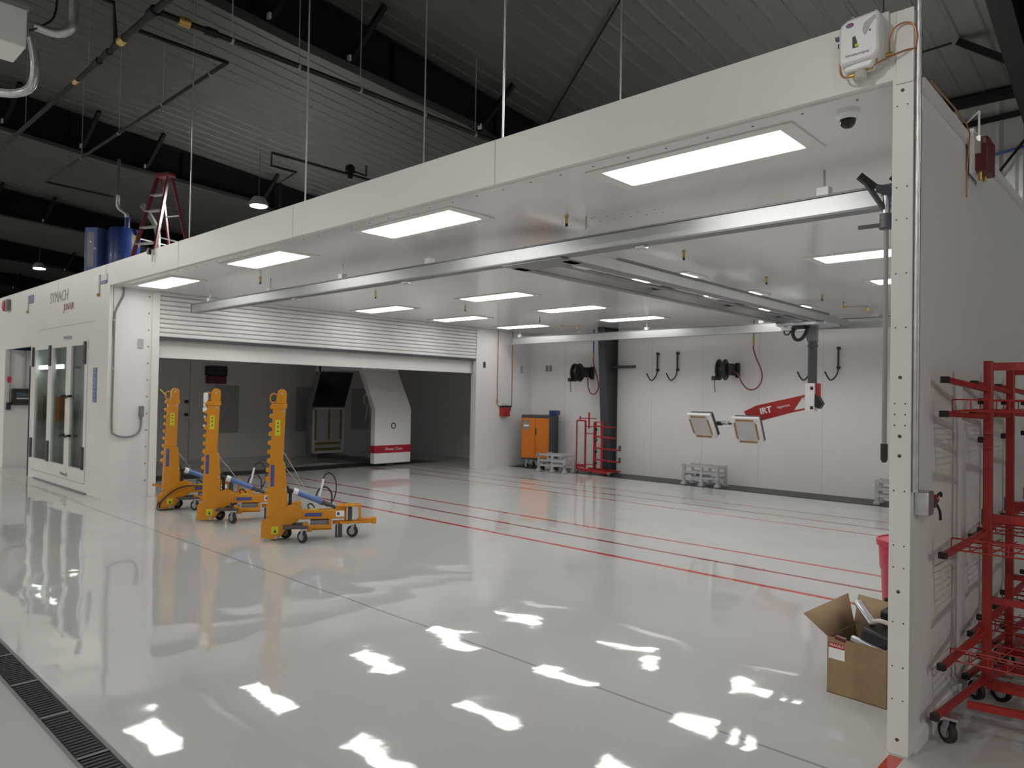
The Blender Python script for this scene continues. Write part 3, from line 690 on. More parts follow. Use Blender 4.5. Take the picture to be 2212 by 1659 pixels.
def hose_reel(x, z_, pts, label, top):
    t = thing('hose_reel', label, 'hose reel', (x, 12.69, z_), 0, 'hose reels on the back wall')
    rr = MB(); mt = Matrix.Rotation(PI/2, 4, 'Y')
    RM = Matrix.Translation((0, -.2, 0)) @ Matrix.Rotation(.12, 4, 'Z') @ mt
    rr.lathe([(.06, -.09), (.18, -.09), (.2, -.08), (.2, -.055), (.13, -.045), (.13, .03), (.2, .04), (.2, .06), (.18, .07), (.05, .07)], mtx=RM)
    rr.build('drum', M['black'], t, bevel=.004)
    MB().lathe([(.0001, -.096), (.165, -.096), (.165, -.088), (.0001, -.088)], mtx=RM).build('side_disc', M['reel_blue'], t)
    MB().box(.04, .12, -.2, .18, -.1, .12).box(.10, .16, .1, .18, -.14, .14).build('wall_bracket', M['black'], t, bevel=.006)
    MB().box(-.15, -.07, -.36, -.26, -.2, -.12).build('guide', M['black'], t, bevel=.01)
    MB().tube([(-.11, -.31, -.2), (-.105, -.31, -.3), (-.095, -.31, -.42)], .012, n=8).build('hose_end', M['grey'], t)
    MB().tube(pts, .014, n=8).build('hose', M['concrete_wood'], t)
    MB().cyl(top, (top[0], top[1], top[2]+.13), .02).build('coupling', M['brass'], t)
    return t, top
t, tp = hose_reel(-9.72, 2.15, [(.12, 0, -.05), (.13, 0, -.2), (.15, 0, -.35), (.24, 0, -.46), (.35, 0, -.44), (.42, 0, -.3), (.38, 0, -.1), (.29, 0, .15), (.27, 0, .3)], 'black hose reel with red hose on the back wall, left of the steel column', (.27, 0, .3))
MB().cyl((.27, 0, .42), (.27, 0, .94), .016).build('supply_pipe', M['blue2'], t)
t, tp = hose_reel(-6.32, 2.17, [(.12, 0, -.02), (.2, 0, -.08), (.3, 0, -.26), (.42, 0, -.36), (.56, 0, -.34), (.66, 0, -.2), (.65, 0, 0), (.56, 0, .2), (.5, 0, .38), (.5, 0, .46)], 'black hose reel with red hose on the back wall, right of the wall hooks', (.5, 0, .46))
MB().cyl((.5, 0, .58), (.5, 0, .92), .012).build('supply_pipe', M['grey'], t)
def hook(x, label):
    t = thing('wall_hook', label, 'hook', (x, BY, 2.53), 0, 'black wall hooks on the back wall')
    MB().cyl((0, 0, 0), (0, -.05, 0), .03).cyl((0, 0, -.33), (0, -.05, -.33), .03).build('mount', M['black'], t)
    MB().bar((0, -.04, .03), (0, -.04, -.35), .025).build('backbar', M['black'], t)
    MB().tube([(0, -.04, -.33), (-.005, -.06, -.42), (-.04, -.08, -.5), (-.09, -.1, -.545), (-.13, -.12, -.52), (-.19, -.14, -.40)], .014, n=8).build('hook_arm', M['black'], t)
    return t
h0 = hook(-7.95, 'black wall hook nearest the steel column, leftmost of the four')
dup(h0, (-7.49, BY, 2.53), label='second black wall hook from the steel column')
dup(h0, (-4.85, BY, 2.53), label='black wall hook half hidden behind the black lamp mast')
dup(h0, (-4.38, BY, 2.53), label='black wall hook right of the lamp mast, rightmost of the four')

# orange cabinet
cbn = thing('tool_cabinet', 'orange two-door cabinet with dark grey sides in the back left corner', 'cabinet', (-10.75, 12.46, 0), math.radians(20))
cw, cdp = .345, .28
MB().box(-cw, cw, -cdp, cdp, .2, 1.20).build('body', M['dgrey'], cbn, bevel=.008)
for x0, x1 in ((-cw+.02, -.003), (.003, cw-.02)): 
    d_ = MB().box(x0, x1, -cdp-.022, -cdp, .24, 1.13).build('door', M['orange'], cbn, bevel=.006)
    if x0 > -.1: MB().box(.005, .03, -cdp-.035, -cdp-.022, .76, .9).build('handle', M['black'], d_)
po = MB().box(-cw+.06, -cw+.21, -cdp-.0245, -cdp-.022, .87, 1.08).build('poster', M['grey'], cbn)
MB().box(-cw+.075, -cw+.195, -cdp-.0255, -cdp-.0245, .94, .98).build('poster_text_block', M['text_white'], po)
MB().box(-cw+.09, -cw+.14, -cdp-.0255, -cdp-.0245, 1.0, 1.04).build('poster_emblem', M['brass'], po)
MB().prism([(-cw-.02, .25), (-cw-.07, .9), (-cw-.09, 1.05), (-cw-.01, 1.05), (-cw, .25)], 1, -.05, .0).build('push_handle', M['dgrey'], cbn, bevel=.005)
for x, y in ((-.24, -.2), (.24, -.2), (-.24, .2), (.24, .2)): caster(cbn, x, y, .055, .2, .4)
MB().box(-.27, .27, -.22, .22, .19, .2).build('base', M['dgrey'], cbn)
bb = MB().box(-.09, .09, -.12, .12, 0, .105); bo = bb.build('storage_bin', M['blue'], bevel=.01); bo.location = (-10.44, 12.6, 1.2); bo.rotation_euler = (0, 0, .3)
tag(bo, 'small blue plastic bin on top of the orange cabinet', 'bin')
MB().box(-.075, .075, -.105, .105, .10, .107).build('opening', M['black'], bo)

# grey frame stands
def frame_stand(loc, rz, label, wx=.34):
    t = thing('grey_trestle', label, 'trestle', loc, rz, 'low grey metal trestles along the back wall')
    G = M['grey_lt']; h = .40
    for x in (-wx, 0.02, wx):
        for y in (-.16, .16): MB().bar((x, y, .045), (x, y, h), .05).build('upright', G, t, bevel=.005)
    for z_ in (.14, .25, .37):
        for y in (-.16, .16): MB().bar((-wx, y, z_), (wx, y, z_+(.02 if z_ < .2 else 0)), .035, .04).build('rail', G, t, bevel=.005)
    for x in (-wx, 0.02, wx):
        for z_ in (.2, .36): MB().bar((x, -.16, z_), (x, .16, z_), .035).build('cross_rail', G, t)
    MB().bar((-wx, -.16, .18), (.0, -.16, .09), .03).bar((wx, -.16, .18), (.02, .16, .09), .03).build('brace', G, t)
    for x in (-wx, .02, wx):
        for y in (-.16, .16): MB().box(x-.045, x+.045, y-.045, y+.045, .008, .06).build('foot', M['grey_lt'], t, bevel=.006)
    MB().box(-.1, -.02, -.15, -.08, .19, .27).build('motor_block', M['dgrey'], t)
    for x in (-wx, wx):
        for z_ in (h-.04, .16): MB().cyl((x, -.2, z_), (x, -.16, z_), .037).build('roller', M['steel'], t)
    MB().cyl((-.05, -.1, h), (-.05, -.1, h+.04), .015).build('peg', M['steel'], t)
    return t
s0 = frame_stand((-9.9, 12.02, 0), .06, 'low grey metal trestle standing in front of the orange cabinet')
dup(s0, (-6.6, 12.38, 0), .0, 'low grey metal trestle standing alone below the red lamp arm')
dup(s0, (-3.25, 12.46, 0), .1, 'low grey metal trestle cut off by the white corner post')

# small red trolley rack by the column
rr_ = thing('parts_rack', 'small red tubular rack on casters in front of the steel column', 'rack', (-9.05, 12.36, 0), .05)
R = M['red']
b = MB()
for x0, x1 in ((-.46, -.24),): 
    b.bar((x0, -.12, .1), (x0, -.12, 1.12), .022).bar((x1, -.12, .1), (x1, -.12, 1.12), .03).bar((x0, -.12, 1.12), (x1, -.12, 1.12), .03).bar((x0, -.12, .17), (x1, -.12, .17), .06)
b.bar((-.08, .0, .1), (-.08, .0, 1.1), .05).bar((.13, -.05, .1), (.13, -.05, 1.14), .035).bar((-.08, 0, 1.1), (.13, -.05, 1.1), .02)
b.build('upright_frame', R, rr_)
a_ = MB()
for z_ in (1.02, .80, .56, .32): a_.bar((-.05, -.05, z_), (.62 if z_ < .7 else .5, -.14, z_-.015), .032, .03)
a_.build('support_arm', R, rr_)
a2 = MB()
for z_ in (1.0, .85, .2): a2.bar((-.24, -.1, z_), (-.08, 0, z_), .018)
a2.build('cross_bar', R, rr_)
MB().bar((-.46, -.12, .1), (.42, -.2, .07), .05).bar((-.3, .1, .1), (.52, .05, .09), .04).build('base_frame', R, rr_)
for z_ in (.94, .72, .48, .24): MB().sphere((-.03, -.04, z_), .035).build('clamp_knob', M['black'], rr_)
for z_ in (.56, .32): MB().box(.6, .635, -.16, -.12, z_-.03, z_+.08).build('arm_tip', M['dgrey'], rr_)
MB().bar((-.38, -.12, 1.12), (-.38, -.12, 1.22), .02).bar((-.2, -.05, .95), (-.2, -.05, 1.3), .025).bar((-.42, -.1, 1.17), (-.05, 0, 1.17), .018).build('top_hanger', R, rr_)
for x, y in ((-.44, -.14), (-.25, .1), (.4, -.2), (.5, .06)): caster(rr_, x, y, .035, .085, .3, .02)

# ================================================================== INFRARED LAMP ON MAST
ir = thing('infrared_lamp', 'red infrared lamp arm with two square heads hanging from the bridge beams', 'lamp', (-4.10, 10.95, .1))
MB().box(-.42, .3, -.35, .25, 2.625, 2.67).box(-.36, -.2, -.3, -.1, 2.56, 2.63).build('trolley', M['steel'], ir, bevel=.006)
for x in (-.34, -.22): MB().cyl((x, -.32, 2.625), (x, -.27, 2.625), .035).build('trolley_wheel', M['white_pl'], ir)
MB().box(-.24, -.02, -.3, -.1, 2.58, 2.68).build('motor', M['black'], ir, bevel=.01)
MB().prism([(-.07, 2.4), (.07, 2.4), (.07, 2.63), (-.03, 2.63), (-.1, 2.5)], 1, -.04, .04).build('mast_bracket', M['grey'], ir, bevel=.006)
MB().cyl((0, 0, 1.78), (0, 0, 2.4), .065, n=24).cyl((0, 0, 2.32), (0, 0, 2.36), .075, n=24).build('telescopic_mast', M['dgrey'], ir, bevel=.006)
MB().box(-.08, .06, -.08, .07, 1.36, 1.78).build('mast_column', M['white_pl'], ir, bevel=.01)
for z_ in (1.39, 1.68): MB().box(.0, .045, -.084, -.08, z_, z_+.05).build('column_label', M['black'], ir)
MB().box(.065, .12, -.05, .03, 1.58, 1.78).build('red_handle', M['red'], ir, bevel=.01)
MB().prism([(.06, 1.43), (.06, 1.62), (.11, 1.58), (.17, 1.48), (.12, 1.4)], 1, -.07, .05).build('control_pad', M['black'], ir, bevel=.005)
MB().tube([(-.18, -.25, 2.62), (-.2, -.25, 2.5), (-.15, -.25, 2.42), (-.07, -.25, 2.43), (-.02, -.22, 2.52), (-.0, -.18, 2.62)], .026).tube([(-.32, -.25, 2.62), (-.33, -.25, 2.52), (-.27, -.25, 2.5), (-.23, -.25, 2.56), (-.23, -.25, 2.64)], .012).build('cable_loop', M['rubber'], ir)
MB().prism([(-.05, 1.59), (-.05, 1.62), (-.86, 1.43), (-1.06, 1.33), (-1.0, 1.23), (-.76, 1.20), (-.30, 1.335), (-.15, 1.565)], 1, -.025, .025).prism([(-.30, 1.335), (-.05, 1.395), (-.05, 1.42), (-.33, 1.355)], 1, -.025, .025).build('arm', M['red'], ir, bevel=.004)
MB().bar((-.16, 0, 1.57), (-.05, 0, 1.49), .02).build('gas_strut', M['steel'], ir)
text('lettering', 'IRT', .13, M['text_white'], ir, (-.70, -.028, 1.355), (PI/2, -.23, 0), ext=.001, bold=.004)
text('lettering', 'hyperion', .055, M['text_white'], ir, (-.42, -.028, 1.43), (PI/2, -.23, 0), ext=.001)
MB().cyl((-1.6, -.16, 1.12), (-.95, -.1, 1.14), .016).cyl((-1.46, -.13, 1.13), (-1.38, -.13, 1.13), .035).cyl((-1.0, -.1, 1.12), (-.95, 0, 1.28), .03).build('crossbar', M['black'], ir)
MB().cyl((-1.38, -.13, 1.15), (-1.26, -.13, 1.14), .03).build('swivel', M['steel'], ir)
def head(cx_, cy_, cz_, rot):
    mt = Matrix.Translation((cx_, cy_, cz_)) @ Euler(rot).to_matrix().to_4x4() @ Matrix.Diagonal((1.13, 1.4, 1.1, 1))
    h_ = MB().box(-.2, .2, -.045, .0, -.2, .2, mt).build('lamp_head', M['white_pl'], ir, bevel=.008)
    MB().box(-.15, .15, -.048, -.045, -.15, .15, mt).build('reflector', M['silver'], h_)
    for s_ in (-1, 1):
        MB().box(-.13, .13, -.053, -.047, s_*.165-.012, s_*.165+.012, mt).build('heating_tube', M['gold'], h_)
        MB().box(s_*.155-.012, s_*.155+.012, -.053, -.047, -.12, .12, mt).build('heating_tube', M['gold'], h_)
    k = MB().box(-.19, .19, 0, .06, -.19, .19, mt).build('rear_housing', M['dgrey'], h_, bevel=.02)
    return h_
head(-1.66, -.22, 1.10, (.5, .0, -.16)); head(-.86, -.28, 1.06, (.42, .0, -.05))

# ================================================================== HANGING POLE BY THE POST
hp = thing('hanging_pole', 'grey pole with black tip and gripper arms hanging at the front rail end', 'pole', (-1.318, 4.655, 0))
MB().cyl((0, 0, 1.33), (0, 0, 2.66), .014).build('pole', M['grey'], hp)
MB().cyl((0, 0, 1.27), (0, 0, 1.36), .02, n=14).cyl((0, 0, 1.25), (0, 0, 1.27), .012, .02).build('pole_tip', M['black'], hp)
MB().cyl((0, 0, 2.64), (0, 0, 2.73), .04).build('collar', M['dgrey'], hp, bevel=.005)
MB().cyl((0, 0, 2.73), (0, 0, 2.84), .022).build('neck', M['steel'], hp)
MB().bar((-.15, -.02, 2.665), (.10, 0, 2.665), .028, .02).build('cross_handle', M['black'], hp)
MB().bar((-.01, -.01, 2.76), (-.10, -.08, 2.93), .03, .02).bar((-.04, -.05, 2.88), (.12, 0, 2.82), .045, .04).bar((.03, 0, 2.80), (.10, -.04, 2.90), .03, .02).build('gripper_arm', M['column'], hp)
for p_, q_ in (((-.125, -.1, 2.96), (-.05, -.05, 2.885)), ((.045, -.05, 2.94), (.10, 0, 2.88))): MB().bar(p_, q_, .04, .035).build('grip_pad', M['black'], hp)
MB().bar((.03, 0, 2.79), (.07, 0, 2.71), .04, .015).build('blue_tab', M['blue_lab'], hp)
MB().cyl((0, 0, 2.8), (0, 0, 2.86), .012).box(-.03, .03, .0, .04, 2.84, 2.88).build('rail_clamp', M['steel'], hp)

# ================================================================== BOX AND BIN BY THE POST
bx = thing('cardboard_box', 'open cardboard box full of parts on the floor beside the corner post', 'box', (-1.46, 4.16, 0), math.radians(-4))
bw, bdp, bh = .31, .36, .305
MB().box(0, bw, 0, .006, 0, bh).box(0, bw, bdp-.006, bdp, 0, bh).box(0, .006, .006, bdp-.006, 0, bh).box(bw-.006, bw, .006, bdp-.006, 0, bh).box(0, bw, 0, bdp, 0, .006).build('carton', M['card'], bx)
MB().quad((0, 0, bh), (0, bdp, bh), (-.05, bdp+.03, bh+.16), (-.13, -.02, bh+.10)).build('left_flap', M['card_in'], bx).modifiers.new('s', 'SOLIDIFY').thickness = .004
MB().quad((0, bdp, bh), (bw, bdp, bh), (bw+.01, bdp+.09, bh+.13), (-.01, bdp+.09, bh+.15)).build('rear_flap', M['card_in'], bx).modifiers.new('s', 'SOLIDIFY').thickness = .004
fb = MB().box(.008, .095, -.0015, 0, bh-.115, bh-.025).build('shipping_label', M['text_white'], bx)
MB().box(.008, .095, -.0025, -.0015, bh-.055, bh-.025).build('red_header', M['red'], fb)
text('lettering', 'FRAGILE', .021, M['text_white'], fb, (.0515, -.003, bh-.04), (PI/2, 0, 0), ext=.0004)
def on_box(o, lab, cat): 
    o.location = (-1.46, 4.16, 0); o.rotation_euler = (0, 0, math.radians(-4)); return tag(o, lab, cat)
q = MB().box(.10, .29, .04, .32, .17, .39, Matrix.Translation((.0, .0, .02)) @ Matrix.Rotation(.18, 4, 'Y')).build('black_case', M['black'], bevel=.012); on_box(q, 'black plastic case lying in the cardboard box', 'case')
q = MB().bar((.12, .022, .322), (.28, .022, .285), .03, .03).build('chrome_bar', M['steel'], bevel=.006); on_box(q, 'shiny metal bar across the front of the cardboard box', 'bar')
q = MB().bar((.08, .2, .48), (.2, .12, .39), .05, .03).build('silver_tool', M['steel'], bevel=.012); on_box(q, 'silver tool standing up out of the cardboard box', 'tool')
q = MB().bar((.04, .012, .308), (.10, .012, .30), .03, .02).build('red_strip', M['red2'], bevel=.004); on_box(q, 'dark red strip lying in the front of the cardboard box', 'strip')
q = MB().box(.2, .3, .2, .33, .40, .46).build('black_tray', M['black'], bevel=.015); on_box(q, 'black tray on top of the case in the cardboard box', 'tray')
q = MB().tube([(.2, .12, .41), (.24, .1, .425), (.29, .1, .42)], .012).build('glove', M['rope']); on_box(q, 'pale rolled cloth beside the black tray in the cardboard box', 'cloth')
bk = thing('waste_bin', 'tall crimson plastic waste bin behind the cardboard box by the post', 'bin', (-1.21, 4.83, 0))
MB().lathe([(.13, 0), (.135, .01), (.165, .60), (.172, .61), (.178, .74), (.19, .745), (.19, .775), (.18, .778), (.172, .74), (.155, .6), (.125, .02), (.0001, .02)]).build('body', M['red3'], bk)
MB().lathe([(.186, .75), (.192, .76), (.192, .78), (.18, .785), (.175, .775)]).build('rim', M['red3'], bk)
sp_ = thing('spray_can', 'white and black spray can standing between cardboard box and waste bin', 'can', (-1.28, 4.62, 0))
MB().cyl((0, 0, 0), (0, 0, .42), .035).build('can_body', M['text_white'], sp_, bevel=.005)
MB().cyl((0, 0, .1), (0, 0, .38), .0357).build('black_label', M['dgrey'], sp_)
MB().cyl((0, 0, .42), (0, 0, .46), .02).build('cap', M['black'], sp_)

# ================================================================== RIGHT WALL OUTSIDE
cd_ = thing('conduit', 'grey metal conduit running up the outside of the corner post', 'conduit', (-.903, 3.655, 0))
MB().cyl((0, 0, 1.2), (0, 0, 3.5), .013).build('pipe', M['steel'], cd_)
for z_ in (1.95, 3.1, 3.4): MB().cyl((0, 0, z_), (0, 0, z_+.03), .014).build('coupling', M['steel'], cd_)
MB().cyl((0, 0, 3.5), (0, 0, 3.53), .02).build('top_fitting', M['steel'], cd_)
eb = thing('socket_box', 'grey electrical box with plugged-in connector low on the outer wall', 'socket', (-.92, 3.76, 1.14))
MB().box(0, .06, -.06, .04, -.05, .06).build('box', M['steel'], eb, bevel=.005)
MB().cyl((.03, .04, 0), (.03, .09, 0), .035).build('socket', M['dgrey'], eb)
MB().cyl((.03, .09, .01), (.05, .12, .015), .02).build('red_plug', M['red'], eb)
MB().tube([(.05, .11, .02), (.06, .16, .04), (.06, .17, .02)], .006).tube([(.05, .11, .0), (.06, .15, -.05), (.06, .16, -.09)], .006).build('lead', M['rubber'], eb)
wu = thing('gas_unit', 'white plastic gas unit with copper tubes hung at the fascia corner', 'unit', (-1.13, FY, 3.31)); wu.scale = (.85, .8, .9)
MB().prism([(-.105, -.1), (-.095, -.13), (.08, -.125), (.105, -.09), (.105, .105), (.095, .12), (-.06, .11), (-.095, .09), (-.105, .06)], 1, -.14, -.02).build('housing', M['white_pl'], wu, bevel=.015)
MB().prism([(-.08, -.13), (-.08, -.16), (.06, -.16), (.09, -.1)], 1, -.12, -.03).build('lower_cover', M['white_pl'], wu, bevel=.01)
MB().box(-.02, .12, -.02, .0, -.12, .14).build('back_plate', M['white'], wu)
MB().prism([(.02, .03), (.03, .065), (.085, .095), (.09, .08), (.06, .045), (.04, .005), (.03, .005)], 1, -.1425, -.14).build('recess', M['grey_lt'], wu)
MB().prism([(-.03, -.05), (-.03, .01), (-.015, .01), (.0, -.05)], 1, -.1425, -.14).build('gauge', M['black'], wu)
MB().cyl((-.008, -.144, -.04), (-.008, -.142, -.04), .009).build('gauge_needle', M['ylab'], wu)
MB().cyl((.06, -.1425, .02), (.06, -.14, .02), .005).build('screw', M['dgrey'], wu)
lg = MB().sphere((-.045, -.14, .075), .022, (1, .08, .6)); lg.build('logo', M['blue_lab'], wu)
MB().sphere((-.04, -.1425, .077), .008, (1, .1, 1)).build('logo_dot', M['red3'], wu)
text('lettering', 'NitrothermSpray', .018, M['dgrey'], wu, (-.005, -.1415, -.085), (PI/2, 0, 0), ext=.0004)
MB().cyl((-.0, -.09, -.16), (-.0, -.09, -.205), .03).build('filter_bowl', M['rope'], wu, bevel=.006)
cpb = MB().tube([(-.115, -.07, .07), (-.118, -.07, -.05), (-.115, -.07, -.13), (-.09, -.08, -.17), (-.04, -.09, -.175)], .006).tube([(.03, -.09, -.165), (.1, -.07, -.13), (.2, -.04, -.1), (.245, -.01, -.09)], .005)
cpb.tube([(.135, -.05, -.1), (.135, -.04, -.03), (.155, -.04, .03), (.2, -.03, .05), (.245, -.02, .03), (.26, -.02, -.03), (.25, -.01, -.08)], .005).tube([(.245, -.01, -.09), (.27, 0, -.12), (.27, 0, -.18), (.25, .02, -.21)], .004)
cpb.build('copper_tube', M['copper'], wu)
for p_, q_ in (((-.06, -.09, -.175), (-.03, -.09, -.175)), ((.03, -.09, -.16), (.06, -.08, -.15)), ((.12, -.06, -.105), (.15, -.05, -.1)), ((.07, -.09, -.12), (.08, -.08, -.12))): MB().cyl(p_, q_, .011).build('brass_fitting', M['brass'], wu)
MB().box(-.15, -.115, -.06, -.03, .055, .07).build('valve_handle', M['blue'], wu)
MB().box(-.128, -.112, -.08, -.06, .0, .02).build('clip', M['black'], wu)
for x in (-.06, .06): MB().tube([(x, -.06, .10), (x-.01, -.06, .13), (x+.01, -.06, .15), (x+.02, -.06, .13), (x+.02, -.06, .10)], .006, n=8).build('hanging_hook', M['steel'], wu)
cpw = tag(MB().tube([(-.885, 3.8, 3.12), (-.885, 4.3, 3.135), (-.885, 4.55, 3.13), (-.885, 4.62, 3.1), (-.9, 4.62, 2.85), (-.9, 4.63, 2.75)], .004, smooth=0).build('copper_pipe', M['copper']), 'thin copper pipe along the top of the outer right wall', 'pipe')
rb_ = thing('alarm_unit', 'dark red alarm unit mounted on top of the outer right wall', 'unit', (-.88, 4.82, 3.03))
MB().box(-.02, .06, -.09, .13, -.11, .08).build('housing', M['red2'], rb_, bevel=.006)
MB().box(-.02, .0, -.13, .17, -.13, .12).build('back_plate', M['white_pl'], rb_)
MB().cyl((.02, -.1, .0), (.02, -.1, .22), .006).cyl((.02, -.1, .22), (-.0, -.3, .1), .004).build('antenna', M['white_pl'], rb_)
MB().cyl((.02, -.06, -.11), (.02, -.06, -.16), .01).cyl((.02, .06, -.11), (.02, .06, -.14), .01).build('drain_fitting', M['brass'], rb_)
MB().box(-.02, .03, -.11, -.09, -.02, .08).build('valve', M['steel'], rb_)
for y in (4.5, 6.6): tag(MB().box(-.99, -.93, y, y+.06, 3.12, 3.19).build('wall_bracket', M['white_pl'], bevel=.004), 'small white bracket on the outer wall top, '+('before' if y < 5 else 'beyond')+' the red alarm unit', 'bracket')

# red bumper racks, nested
def big_rack(loc, rz, label):
    t = thing('bumper_rack', label, 'rack', loc, rz, 'tall red racks on casters beside the outer wall')
    R = M['red']
    for x in (0, .72):
        MB().bar((x, 0, .16), (x, 0, 1.83), .04).build('upright', R, t, bevel=.004)
    MB().bar((0, 0, 1.80), (.72, 0, 1.80), .035, .04).build('top_bar', R, t)
    for z_, h_ in ((1.02, .04), (.6, .03)): MB().bar((0, 0, z_), (.72, 0, z_), .035, h_).build('mid_bar', R, t)
    MB().bar((0, .0, .17), (.72, .0, .17), .045, .045).build('base_bar', R, t)
    for x in (0, .72):
        for z0, z1, L in ((1.68, 1.72, .42), (1.54, 1.555, .44), (.95, .875, .44), (.45, .345, .45), (.2, .145, .57)):
            a_ = MB().bar((x, 0, z0), (x-.10, -L, z1), .027, .027).build('arm', R, t, bevel=.003)
            MB().bar((x-.10, -L, z1), (x-.107, -L-.03, z1), .031, .031).build('end_plug', M['black'], a_)
        MB().bar((x, 0, .2), (x+.02, .3, .16), .034).build('rear_arm', R, t)
        MB().box(x-.03, x-.025, -.02, .02, .98, 1.06).build('bolt_plate', M['steel'], t)
        caster(t, x-.075, -.47, .05, .13, .7); caster(t, x+.02, .28, .05, .14, .2)
        for z_ in (1.62, 1.42, .95, .5, .3): MB().cyl((x-.045, 0, z_), (x-.02, 0, z_), .016).build('knob', M['black'], t)
    for z_ in (1.57, .90, .37):
        w_ = MB()
        for k in range(11): w_.cyl((-.08+k*.077, -.40, z_), (-.02+k*.072, .02, z_+.01), .003, n=6)
        for y in (-.4, -.26, -.12, 0): w_.cyl((-.08, y, z_), (.72, y, z_), .004, n=6)
        for k in range(11): w_.cyl((-.08+k*.077, -.40, z_), (-.08+k*.077, -.40, z_+.055), .003, n=6)
        w_.cyl((-.08, -.40, z_+.055), (.70, -.40, z_+.055), .004, n=6)
        w_.build('wire_shelf', R, t)
    MB().bar((-.02, -.35, .16), (.72, -.2, .16), .03).build('base_rail', R, t)
    return t
k0 = big_rack((-.757, 4.43, 0), .0, 'red tubular bumper rack nearest the viewer beside the outer wall')
dup(k0, (-.765, 5.12, 0), .0, 'second red bumper rack, nested behind the nearest one')
dup(k0, (-.77, 5.85, 0), .0, 'red bumper rack farthest back along the outer wall')

# ================================================================== DRAIN
tr = thing('trench_drain', 'dark slotted trench drain across the floor at lower left', 'drain', (0, 1.1, 0))
MB().box(-20, 3, -.075, .075, .0005, .002).build('channel', M['black'], tr)
g = MB()
for k in range(700): g.box(-20+k*.033, -20+k*.033+.012, -.055, .055, .002, .005)
g.build('grating', M['dgrey'], tr)
MB().box(-20, 3, -.08, -.065, .001, .007).box(-20, 3, .065, .08, .001, .007).build('edge_frame', M['grey'], tr)
for k in range(23):
    pass
g2 = MB()
for k in range(40): g2.box(-20+k*.55, -20+k*.55+.02, -.062, .062, .0055, .0075)
g2.build('section_bar', M['grey'], tr)

# ================================================================== ROOF STEEL
def frame(x, label, eave=6.3):
    t = thing('roof_beam', label, 'beam', (x, 0, 0), 0, 'dark steel roof beams of the hall')
    rz = lambda y: roof_z(y)-.04
    P = [(12.75, rz(12.75)), (-23.5, rz(-23.5)), (-23.5, rz(-23.5)-.7), (5.0, rz(5.0)-.68), (8.3, rz(8.3)-.5), (11.9, 5.3), (12.75, 4.2)]
    MB().prism(P, 0, -.012, .012).build('web', M['beam'], t)
    f = MB()
    low = [(-23.5, rz(-23.5)-.7), (5.0, rz(5.0)-.68), (8.3, rz(8.3)-.55), (11.9, 5.3)]
    for (y0, z0), (y1, z1) in zip(low, low[1:]): f.bar((0, y0, z0), (0, y1, z1), .22, .02)
    f.bar((0, -23.5, rz(-23.5)), (0, 12.75, rz(12.75)), .22, .02)
    f.build('flange', M['beam'], t)
    for y in (8.45, 5.85, 4.62, 3.3, .4, -3):
        if abs(y-3.3) < .1 and x > -10: pass
        bz = MB().bar((.02, y, rz(y)-.62), (.72, y+.1, rz(y)-.0), .07, .07); bo_ = bz.build('flange_brace', M['beam'], t)
        MB().box(.05, .12, y-.05, y-.02, rz(y)-.62, rz(y)-.54).build('brace_tag', M['grey_lt'], bo_)
    st_ = MB()
    for k in range(7): st_.box(-.1, .1, 11-k*2.2, 11-k*2.2+.01, rz(11-k*2.2)-.6 if k else rz(11)-.5, rz(11-k*2.2))
    st_.build('stiffener', M['beam'], t)
    return t
fr0 = frame(-8.8, 'large dark steel roof beam nearest the viewer, upper centre')
for x, l in ((-16.35, 'second dark roof beam back, behind the stepladder'), (-23.9, 'third dark roof beam back, above the blue cabinet'), (-31.4, 'fourth dark roof beam back, upper left'), (-39.0, 'fifth dark roof beam back, thin at far left'), (-46.5, 'sixth dark roof beam back, barely visible at far left'), (-1.5, 'dark roof beam at the upper right picture corner')):
    dup(fr0, (x, 0, 0), label=l)
ea = tag(MB().box(-62, 14, 12.7, 12.92, 6.2, 6.3).build('eave_strut', M['beam'], smooth=False), 'long dark eave strut where roof meets the hall wall', 'beam')
tag(MB().bar((-3.4, 12.9, 5.9), (4, 12.9, 6.15), .05, .08).build('wall_girt', M['beam']), 'dark girt crossing the hall wall at upper right', 'girt')
tag(MB().bar((-3.4, 12.93, 5.25), (2, 12.93, 5.9), .05, .03).build('blue_pipe', M['blue']), 'thin blue pipe on the hall wall above the red alarm unit', 'pipe')
tag(MB().cyl((-2.6, 12.8, 4.4), (-1.3, 12.8, 6.1), .02).build('wall_brace', M['beam']), 'thin diagonal brace rod at the right picture edge', 'rod')
tag(MB().cyl((-4.4, 6.98, roof_z(6.98)-.06), (-8.6, 9.98, roof_z(9.98)-.06), .014).build('brace_rod', M['beam']), 'thin diagonal brace rod under the roof right of the nearest beam', 'rod')
tag(MB().cyl((-4.2, 11.15, roof_z(11.15)-.06), (-2.33, 11.03, roof_z(11.03)-.06), .014).build('brace_rod', M['beam']), 'thin dark brace rod crossing the upper right roof', 'rod')
def hrod(x, y, lab, r=.008, mt='steel'):
    tag(MB().cyl((x, y, 3.4), (x, y, roof_z(y)-.02), r, n=8).build('hanger_rod', M[mt]), lab, 'rod', 'vertical hanger rods between booth roof and hall roof')
for x, y, l in ((-9.05, 3.78, 'thin vertical hanger rod right of the stepladder'), (-6.37, 3.78, 'bright vertical hanger rod crossing the roof pipes, left of centre'), (-3.67, 3.78, 'bright vertical hanger rod at upper centre'), (-6.4, 5.3, 'faint vertical hanger rod between the two bright ones'), (-3.7, 5.3, 'faint vertical hanger rod right of the bright centre one')):
    hrod(x, y, l)
tag(MB().bar((-2.25, 11.05, roof_z(11.05)-.06), (-1.64, 10.9, 5.95), .09, .09).build('flange_brace', M['beam']), 'short dark brace from roof to the beam at the upper right corner', 'brace')
